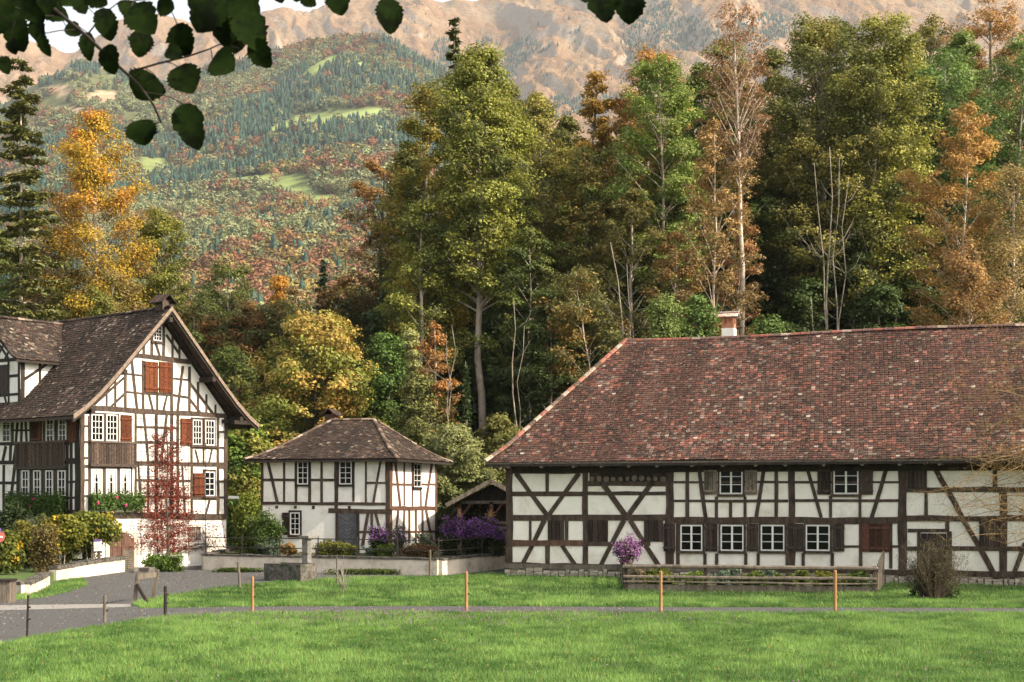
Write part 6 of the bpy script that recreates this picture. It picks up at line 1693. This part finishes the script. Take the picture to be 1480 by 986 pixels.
for k, (x0, x1, yt, dy, lo, hi, lab) in enumerate(((935, 985, 833, .8, (.06, .09, .012), (.16, .18, .025), 'yellow-green lettuces near the left end of the vegetable bed'), (985, 1030, 830, .9, (.05, .085, .012), (.12, .17, .025), 'green leafy vegetables left of the bed middle'),
        (1030, 1068, 827, 1.0, (.07, .11, .07), (.15, .20, .13), 'bluish green cabbages in the middle of the bed'), (1068, 1110, 831, .7, (.05, .08, .012), (.12, .15, .025), 'low salad row right of the cabbages'), (1095, 1125, 828, 1.2, (.08, .12, .08), (.14, .19, .12), 'grey-green cabbage heads beyond the salad row'),
        (1125, 1175, 831, .9, (.05, .08, .012), (.13, .15, .02), 'mixed herbs right of the middle fence post'), (1175, 1222, 832, .8, (.07, .10, .012), (.18, .18, .025), 'yellowish herb row near the right end of the bed'), (1222, 1258, 828, 1.0, (.05, .085, .015), (.11, .15, .03), 'green herbs beside the lattice gate'),
        (930, 975, 822, 2.2, (.05, .07, .012), (.13, .14, .02), 'taller yellow-green plants against the farmhouse at the bed corner'))):
    Yb = v0.y + (v1.y - v0.y) * ((x0 + x1) / 2 - 905) / 359 + dy
    S('vegetable_plant', lab, 'vegetables', x0 - 4, x1 + 4, yt - 6, Yb, .12, lo, hi, 3600, .10, 640 + k, depth=.6, nst=5, lump=.9)
S('aster_bush', 'pink-violet aster clump at the left corner of the vegetable bed', 'flower bush', 882, 930, 774, 51.6, 0, (.03, .04, .012), (.06, .07, .02), 2800, .07, 660, bottom=.4, lump=1.1, fl=(MAG, 3400, .055, (.45, 1.3)), nst=24, stem='bark')
S('dead_stalks', 'brown withered stalks behind the left end of the bed fence', 'plant', 908, 938, 812, 51.4, .1, (.08, .06, .03), (.16, .12, .06), 900, .08, 661, nst=26)
# twiggy bush before the farmhouse
bx = G(1350, 868); tb_ = thing('twiggy_bush', 'dark brown leafless twiggy bush in front of the farmhouse door', 'bush', bx); g = MB(); rg = random.Random(99); tips = []
for k in range(230):
    a = rg.random() * 6.283; r_ = rg.random() ** .5; r_ *= 1 + .3 * math.sin(3 * a + 1); hh = rg.uniform(.9, 1.95) * (1 - .3 * r_ ** 2) * (1 + .12 * math.sin(5 * a))
    e = Vector((math.cos(a) * r_ * 1.12, math.sin(a) * r_ * .8, hh)); m1 = Vector((e.x * .45, e.y * .45, hh * .42))
    g.tube([bx + Vector((e.x * .15, e.y * .15, 0)), bx + m1, bx + e * .8 + Vector((rg.gauss(0, .05), 0, 0)), bx + e], [.014, .010, .006, .003], 3)
    for j in range(5):
        q_ = bx + m1.lerp(e, rg.uniform(0, 1)); d = Vector((rg.gauss(0, .13), rg.gauss(0, .13), rg.uniform(.05, .3))); g.tube([q_, q_ + d], [.005, .002], 3); tips.append(q_ + d); tips.append(q_ + d * .4)
g.build('stem', mat('twig_brown', (.035, .026, .016), (.08, .06, .038), 6, .9), tb_)
rs = np.random.RandomState(3); tp_ = np.array([t[:] for t in tips]); j = rs.randint(0, len(tp_), 5200); C = tp_[j] + rs.normal(size=(5200, 3)) * .05 - np.array(bx[:])
V, Fq = quads(C, unit(rs.normal(size=(5200, 3))), .024, .015, rs); np_mesh('foliage', V, Fq, M['leaf'], np.repeat(mixc((.035, .035, .014), (.10, .085, .03), rs.rand(5200)), 4, 0), tb_)
S('low_shrub', 'dark green ivy patch round the foot of the twiggy bush', 'plant', 1306, 1396, 838, 45.6, 0, (.02, .035, .008), (.05, .07, .015), 3000, .08, 662, depth=.5)

# willow reaching in from the right in front of the farmhouse
wx = (1640 - 740) / F * 49; ww = thing('overhanging_willow', 'half-bare willow whose thin twigs hang in from the right before the farmhouse', 'tree', (wx, 49, 0)); g = MB(); rg = random.Random(55); pts_l = []
g.tube([(wx, 49, -.1), (wx + .2, 49, 3), (wx - .1, 49, 7), (wx, 49, 12)], [.38, .3, .22, .06], 10)
for k in range(60):
    z0 = rg.uniform(2.0, 10.5); tx = rg.triangular(1325, 1560, 1460); ty = rg.uniform(455, 800) if rg.random() < .75 else rg.uniform(650, 760)
    Y_e = 49 + rg.uniform(-2.0, 3.0); e = P(tx, ty, Y_e)
    s_ = Vector((wx, 49, max(1.8, min(10.8, e.z + rg.uniform(-1.5, 2.0))))); m1 = s_.lerp(e, .5) + Vector((0, rg.gauss(0, .4), rg.uniform(.3, 1.1)))
    path = [s_ * (1 - t) ** 2 + m1 * 2 * t * (1 - t) + e * t * t for t in [i / 9 for i in range(10)]]
    for i in range(1, 10): path[i] = path[i] + Vector((rg.gauss(0, .09), rg.gauss(0, .08), rg.gauss(0, .12)))
    g.tube(path, [.026 * (1 - .9 * i / 9) + .003 for i in range(10)], 4)
    for i in range(3, 10):
        for j in range(4):
            d = Vector((rg.gauss(-.25, .4), rg.gauss(0, .3), rg.gauss(0, .38))); q_ = path[i] + d * .5 + Vector((0, 0, .05)); g.tube([path[i], q_, path[i] + d], [.007, .005, .0025], 3); pts_l += [q_, path[i] + d]
g.build('trunk', mat('willow_twig', (.12, .075, .03), (.22, .15, .065), 6, .8), ww)
pl_ = np.array([p[:] for p in pts_l]); m_ = 9500; j = rs.randint(0, len(pl_), m_); C = pl_[j] + rs.normal(size=(m_, 3)) * .13 - np.array([wx, 49, 0])
V, Fq = quads(C, unit(rs.normal(size=(m_, 3))), rs.uniform(.02, .04, m_), .011, rs); np_mesh('crown', V, Fq, M['leaf'], np.repeat(mixc((.14, .085, .02), (.34, .20, .05), rs.rand(m_)), 4, 0), ww)
# ============================================================ GRASS
rs = np.random.RandomState(123)
def blades(N, Y0, Y1, hgt, wid, seed):
    rs = np.random.RandomState(seed)
    Y = np.sqrt(Y0 ** 2 + rs.rand(N) * (Y1 ** 2 - Y0 ** 2)); X = rs.uniform(-.43, .43, N) * Y
    on = ~inside(X, Y, GRAVEL) | inside(X, Y, [(p.x, p.y) for p in verge])
    on &= ~inside(X, Y, [(p.x, p.y) for p in bedp]) & ~inside(X, Y, [(v0.x, v0.y), (v1.x, v1.y), (vb1.x, vb1.y), (vb0.x, vb0.y)])
    s_ = (X - BC.x) * bd.x + (Y - BC.y) * bd.y; o_ = (X - BC.x) * bnn.x + (Y - BC.y) * bnn.y
    on &= ~((s_ > -.2) & (o_ < .1))
    X, Y = X[on], Y[on]; n = len(X)
    ns = fbm(X / 1.6, Y / 3.2, 51, 4); n2 = fbm(X / .5, Y / .5, 52, 2)
    h = hgt * (.45 + 1.1 * ns) * rs.uniform(.5, 1.5, n); a = rs.rand(n) * 6.283; lean = rs.uniform(.1, .9, n) * h
    wv = wid * rs.uniform(.6, 1.4, n)
    B = np.stack([X, Y, np.zeros(n)], 1); ta = rs.rand(n) * 6.283; t_ = np.stack([np.cos(ta), np.sin(ta), np.zeros(n)], 1)
    tip = B + np.stack([np.cos(a) * lean, np.sin(a) * lean, h], 1)
    V = np.stack([B - t_ * wv[:, None] / 2, B + t_ * wv[:, None] / 2, tip], 1).reshape(-1, 3)
    mix_ = np.clip((ns - .5) * 1.7 + .5 + (n2 - .5) * 1.5, 0, 1)
    C = mixc((.062, .145, .030), (.205, .34, .085), mix_) * rs.uniform(.75, 1.3, (n, 1))
    y_ = rs.rand(n) < .05; C[y_] = np.array([.30, .28, .09]) * rs.uniform(.7, 1.1, (y_.sum(), 1))
    # coarser darker herbs on the little bank below the farmhouse
    py = 715 + CAMH / Y * F
    bank = (py > 847) & (py < 866) & (X > -14); k_ = bank & (fbm(X / 2, Y / 1.2, 61, 3) > .45)
    C[k_] *= np.array([.62, .62, .7])
    return V, np.repeat(C, 3, 0), n, X, Y
V, C, n, gx, gy = blades(430000, 23.5, 45, .085, .014, 1)
o = np_mesh('meadow_grass', V, np.arange(3 * n).reshape(n, 3), M['grass'], C); tag(o, 'short bright green meadow grass in front of the path', 'grass', kind='stuff')
V, C, n, g2x, g2y = blades(330000, 42.3, 66, .10, .022, 2)
o = np_mesh('lawn_grass', V, np.arange(3 * n).reshape(n, 3), M['grass'], C); tag(o, 'green lawn grass between the path and the farmhouse', 'grass', kind='stuff')
# clover heads
py = 715 + CAMH / gy * F; px = 740 + gx / gy * F
w_ = np.exp(-((px - 620) / 330) ** 2) * np.clip((915 - py) / 28, 0, 1) * (py > 885)
k_ = rs.rand(len(gx)) < w_ * .05 + .0005
X, Y = gx[k_], gy[k_]; m_ = len(X); Cn = np.stack([X, Y, rs.uniform(.07, .16, m_)], 1)
Va, Fa = quads(np.repeat(Cn, 3, 0) + rs.normal(size=(3 * m_, 3)) * .008, unit(rs.normal(size=(3 * m_, 3))), .014, .013, rs)
o = np_mesh('clover_flowers', Va, Fa, M['flower'], np.repeat(mixc((.20, .09, .20), (.34, .18, .30), rs.rand(3 * m_)), 4, 0)); tag(o, 'small mauve clover flowers sprinkled along the meadow edge', 'clover', kind='stuff')
# broad-leaved weeds in the meadow
m_ = 26000; Y = np.sqrt(24 ** 2 + rs.rand(m_) * (60 ** 2 - 24 ** 2)); X = rs.uniform(-.42, .42, m_) * Y
ok = ~inside(X, Y, GRAVEL) & (fbm(X / 1.1, Y / 1.1, 71, 3) > .50); ok &= ~(((X - BC.x) * bd.x + (Y - BC.y) * bd.y > -.2) & ((X - BC.x) * bnn.x + (Y - BC.y) * bnn.y < .1))
X, Y = X[ok], Y[ok]; m_ = len(X); Cn = np.stack([X, Y, rs.uniform(.02, .09, m_)], 1)
Va, Fa = quads(Cn, unit(np.array([0, 0, 1]) + rs.normal(size=(m_, 3)) * .45), rs.uniform(.025, .055, m_), .022, rs)
o = np_mesh('meadow_herbs', Va, Fa, M['leaf'], np.repeat(mixc((.06, .13, .02), (.14, .24, .04), rs.rand(m_)), 4, 0)); tag(o, 'broad-leaved herbs and clover among the grass', 'herbs', kind='stuff')
# fallen leaves and loose stones on the gravel
m_ = 650; Y = np.sqrt(rs.uniform(25 ** 2, 58 ** 2, m_)); X = rs.uniform(-.42, .42, m_) * Y; m_ = len(X)
ok = ~(((X - BC.x) * bd.x + (Y - BC.y) * bd.y > -.2) & ((X - BC.x) * bnn.x + (Y - BC.y) * bnn.y < .1)); X, Y = X[ok], Y[ok]; m_ = len(X)
Va, Fa = quads(np.stack([X, Y, np.where(inside(X, Y, GRAVEL), .03, rs.uniform(.05, .09, m_))], 1), unit(np.array([0, 0, 1]) + rs.normal(size=(m_, 3)) * .4), rs.uniform(.022, .038, m_), .022, rs)
o = np_mesh('fallen_leaves', Va, Fa, M['leaf'], np.repeat(mixc((.20, .10, .03), (.40, .28, .06), rs.rand(m_)), 4, 0)); tag(o, 'fallen yellow and brown leaves scattered over grass and gravel', 'leaves', kind='stuff')
m_ = 16000; Y = rs.uniform(34, 66, m_); X = rs.uniform(-27, 22, m_); ok = inside(X, Y, GRAVEL); X, Y = X[ok], Y[ok]; m_ = len(X)
Va, Fa = quads(np.stack([X, Y, np.full(m_, .018)], 1), unit(np.array([0, 0, 1]) + rs.normal(size=(m_, 3)) * .35), rs.uniform(.012, .035, m_), .018, rs)
o = np_mesh('loose_gravel', Va, Fa, M['flower'], np.repeat(mixc((.16, .15, .15), (.36, .35, .34), rs.rand(m_)), 4, 0)); tag(o, 'loose pale stones scattered over the grey gravel', 'gravel', kind='stuff')

# ============================================================ FOREGROUND BRANCHES
M['near_leaf'] = mat('near_leaf', (.004, .009, .0015), (.010, .020, .003), 30, .9, c3=(.003, .005, .002), s3=18, t3=(.5, .6), spec=.05)  # near-black leaf colour; the shade on these leaves is painted in
M['near_twig'] = mat('near_twig', (.012, .009, .007), (.03, .02, .015), 20, .8)
def leaf_shape(mb, px, py, Y, L, W_, ang, seed):
    """one broad toothed leaf; L and W_ are its length and width as seen, ang its direction (0 = hanging down)"""
    rg = random.Random(seed); c = P(px, py, Y); s_ = Y / F; L *= s_ * .86; W_ *= s_ * .93
    ax = Vector((math.sin(ang), rg.uniform(-.25, .25), -math.cos(ang))).normalized(); sd_ = Vector((math.cos(ang), rg.uniform(-.35, .35), math.sin(ang))).normalized(); nn = ax.cross(sd_)
    base = c - ax * L / 2; n_ = 18; mid = []; lt = []; rt_ = []
    for i in range(n_ + 1):
        t = i / n_; prof = (math.sin(math.pi * t ** .8)) ** .62 * (1 + (.10 * ((i % 2) - .5)) + rg.uniform(-.09, .09)) if 0 < i < n_ else 0.02
        p = base + ax * L * t + nn * (.10 * L * math.sin(t * 3)); mid.append(p); u = .12 * W_ * prof
        lt.append(p - sd_ * W_ / 2 * prof + nn * u); rt_.append(p + sd_ * W_ / 2 * prof * rg.uniform(.92, 1.05) + nn * u)
    vs = lt + mid + rt_; m = n_ + 1; fs = []
    for i in range(n_):
        fs.append((i, m + i, m + i + 1, i + 1)); fs.append((m + i, 2 * m + i, 2 * m + i + 1, m + i + 1))
    mb.add(vs, fs)
    return base
def branch(label, twigs, leaves, Y, seed):
    a0 = P(*twigs[0][0][:2], Y); root = thing('overhanging_branch', label, 'branch', a0); g = MB(); lf = MB()
    for tw in twigs:
        pts = [P(x, y, Y + .04 * math.sin(i * 2.1)) for i, (x, y, _) in enumerate(tw)]; g.tube(pts, [r_ * Y / F for _, _, r_ in tw], 6)
    for i, (x, y, L, W_, an) in enumerate(leaves):
        b_ = leaf_shape(lf, x, y, Y + rr.uniform(-.18, .18), L, W_, R(an), seed + i)
        # stalk from the leaf base to the nearest twig point
        best = min((P(p[0] + (q[0] - p[0]) * t, p[1] + (q[1] - p[1]) * t, Y) for tw in twigs for p, q in zip(tw[:-1], tw[1:]) for t in (0, .25, .5, .75, 1)), key=lambda v: (v - b_).length)
        g.tube([best, best.lerp(b_, .5) + Vector((0, 0, .003)), b_], .8 * Y / F, 4)
    g.build('twig', M['near_twig'], root, smooth=True); lf.build('foliage', M['near_leaf'], root, smooth=True)
tw = [[(-40, -60, 5), (30, -25, 4), (80, 15, 3.4), (125, 52, 3), (165, 90, 2.6), (200, 122, 2.2), (222, 152, 1.8), (233, 178, 1.4)],
      [(188, 104, 1.8), (228, 92, 1.5), (270, 82, 1.4), (300, 72, 1.2), (318, 64, 1), (345, 70, .8)],
      [(205, 133, 1.4), (235, 137, 1)], [(125, 52, 1.4), (150, 20, 1.1), (172, 3, .9), (260, -5, .8)], [(60, 5, 1.6), (140, -14, 1.4), (260, -20, 1.2), (330, -16, 1)], [(-40, 10, 2), (10, 8, 1.4), (40, 20, 1)]]
lv = [(207, 192, 44, 52, 8), (276, 184, 84, 50, 20), (211, 126, 50, 60, -40), (268, 116, 56, 54, 30), (323, 94, 46, 54, 60), (162, 86, 50, 38, 10), (128, 68, 52, 26, 8), (204, 64, 46, 38, -10), (207, 30, 66, 54, 40), (154, 36, 56, 38, 14),
      (106, 44, 28, 26, 60), (118, 10, 32, 28, 30), (265, 58, 56, 46, 20), (330, 30, 110, 78, 10), (300, 18, 76, 60, -30), (362, 48, 76, 56, 30), (378, 78, 54, 38, 35), (350, 10, 70, 60, 50), (58, 45, 56, 30, 20), (28, 50, 62, 44, 15), (66, 66, 42, 20, 25),
      (10, 30, 56, 50, -20), (50, 15, 60, 46, 40), (80, 20, 48, 34, 70), (28, 8, 54, 60, 60), (5, 8, 60, 44, 0), (186, 14, 34, 34, 0), (240, 8, 30, 36, 70), (290, -4, 50, 40, 60), (20, 68, 30, 22, 20), (98, 2, 40, 30, 80), (140, -2, 44, 34, 60), (226, 128, 34, 30, 70), (252, 78, 34, 28, 60), (70, 0, 50, 36, 0)]
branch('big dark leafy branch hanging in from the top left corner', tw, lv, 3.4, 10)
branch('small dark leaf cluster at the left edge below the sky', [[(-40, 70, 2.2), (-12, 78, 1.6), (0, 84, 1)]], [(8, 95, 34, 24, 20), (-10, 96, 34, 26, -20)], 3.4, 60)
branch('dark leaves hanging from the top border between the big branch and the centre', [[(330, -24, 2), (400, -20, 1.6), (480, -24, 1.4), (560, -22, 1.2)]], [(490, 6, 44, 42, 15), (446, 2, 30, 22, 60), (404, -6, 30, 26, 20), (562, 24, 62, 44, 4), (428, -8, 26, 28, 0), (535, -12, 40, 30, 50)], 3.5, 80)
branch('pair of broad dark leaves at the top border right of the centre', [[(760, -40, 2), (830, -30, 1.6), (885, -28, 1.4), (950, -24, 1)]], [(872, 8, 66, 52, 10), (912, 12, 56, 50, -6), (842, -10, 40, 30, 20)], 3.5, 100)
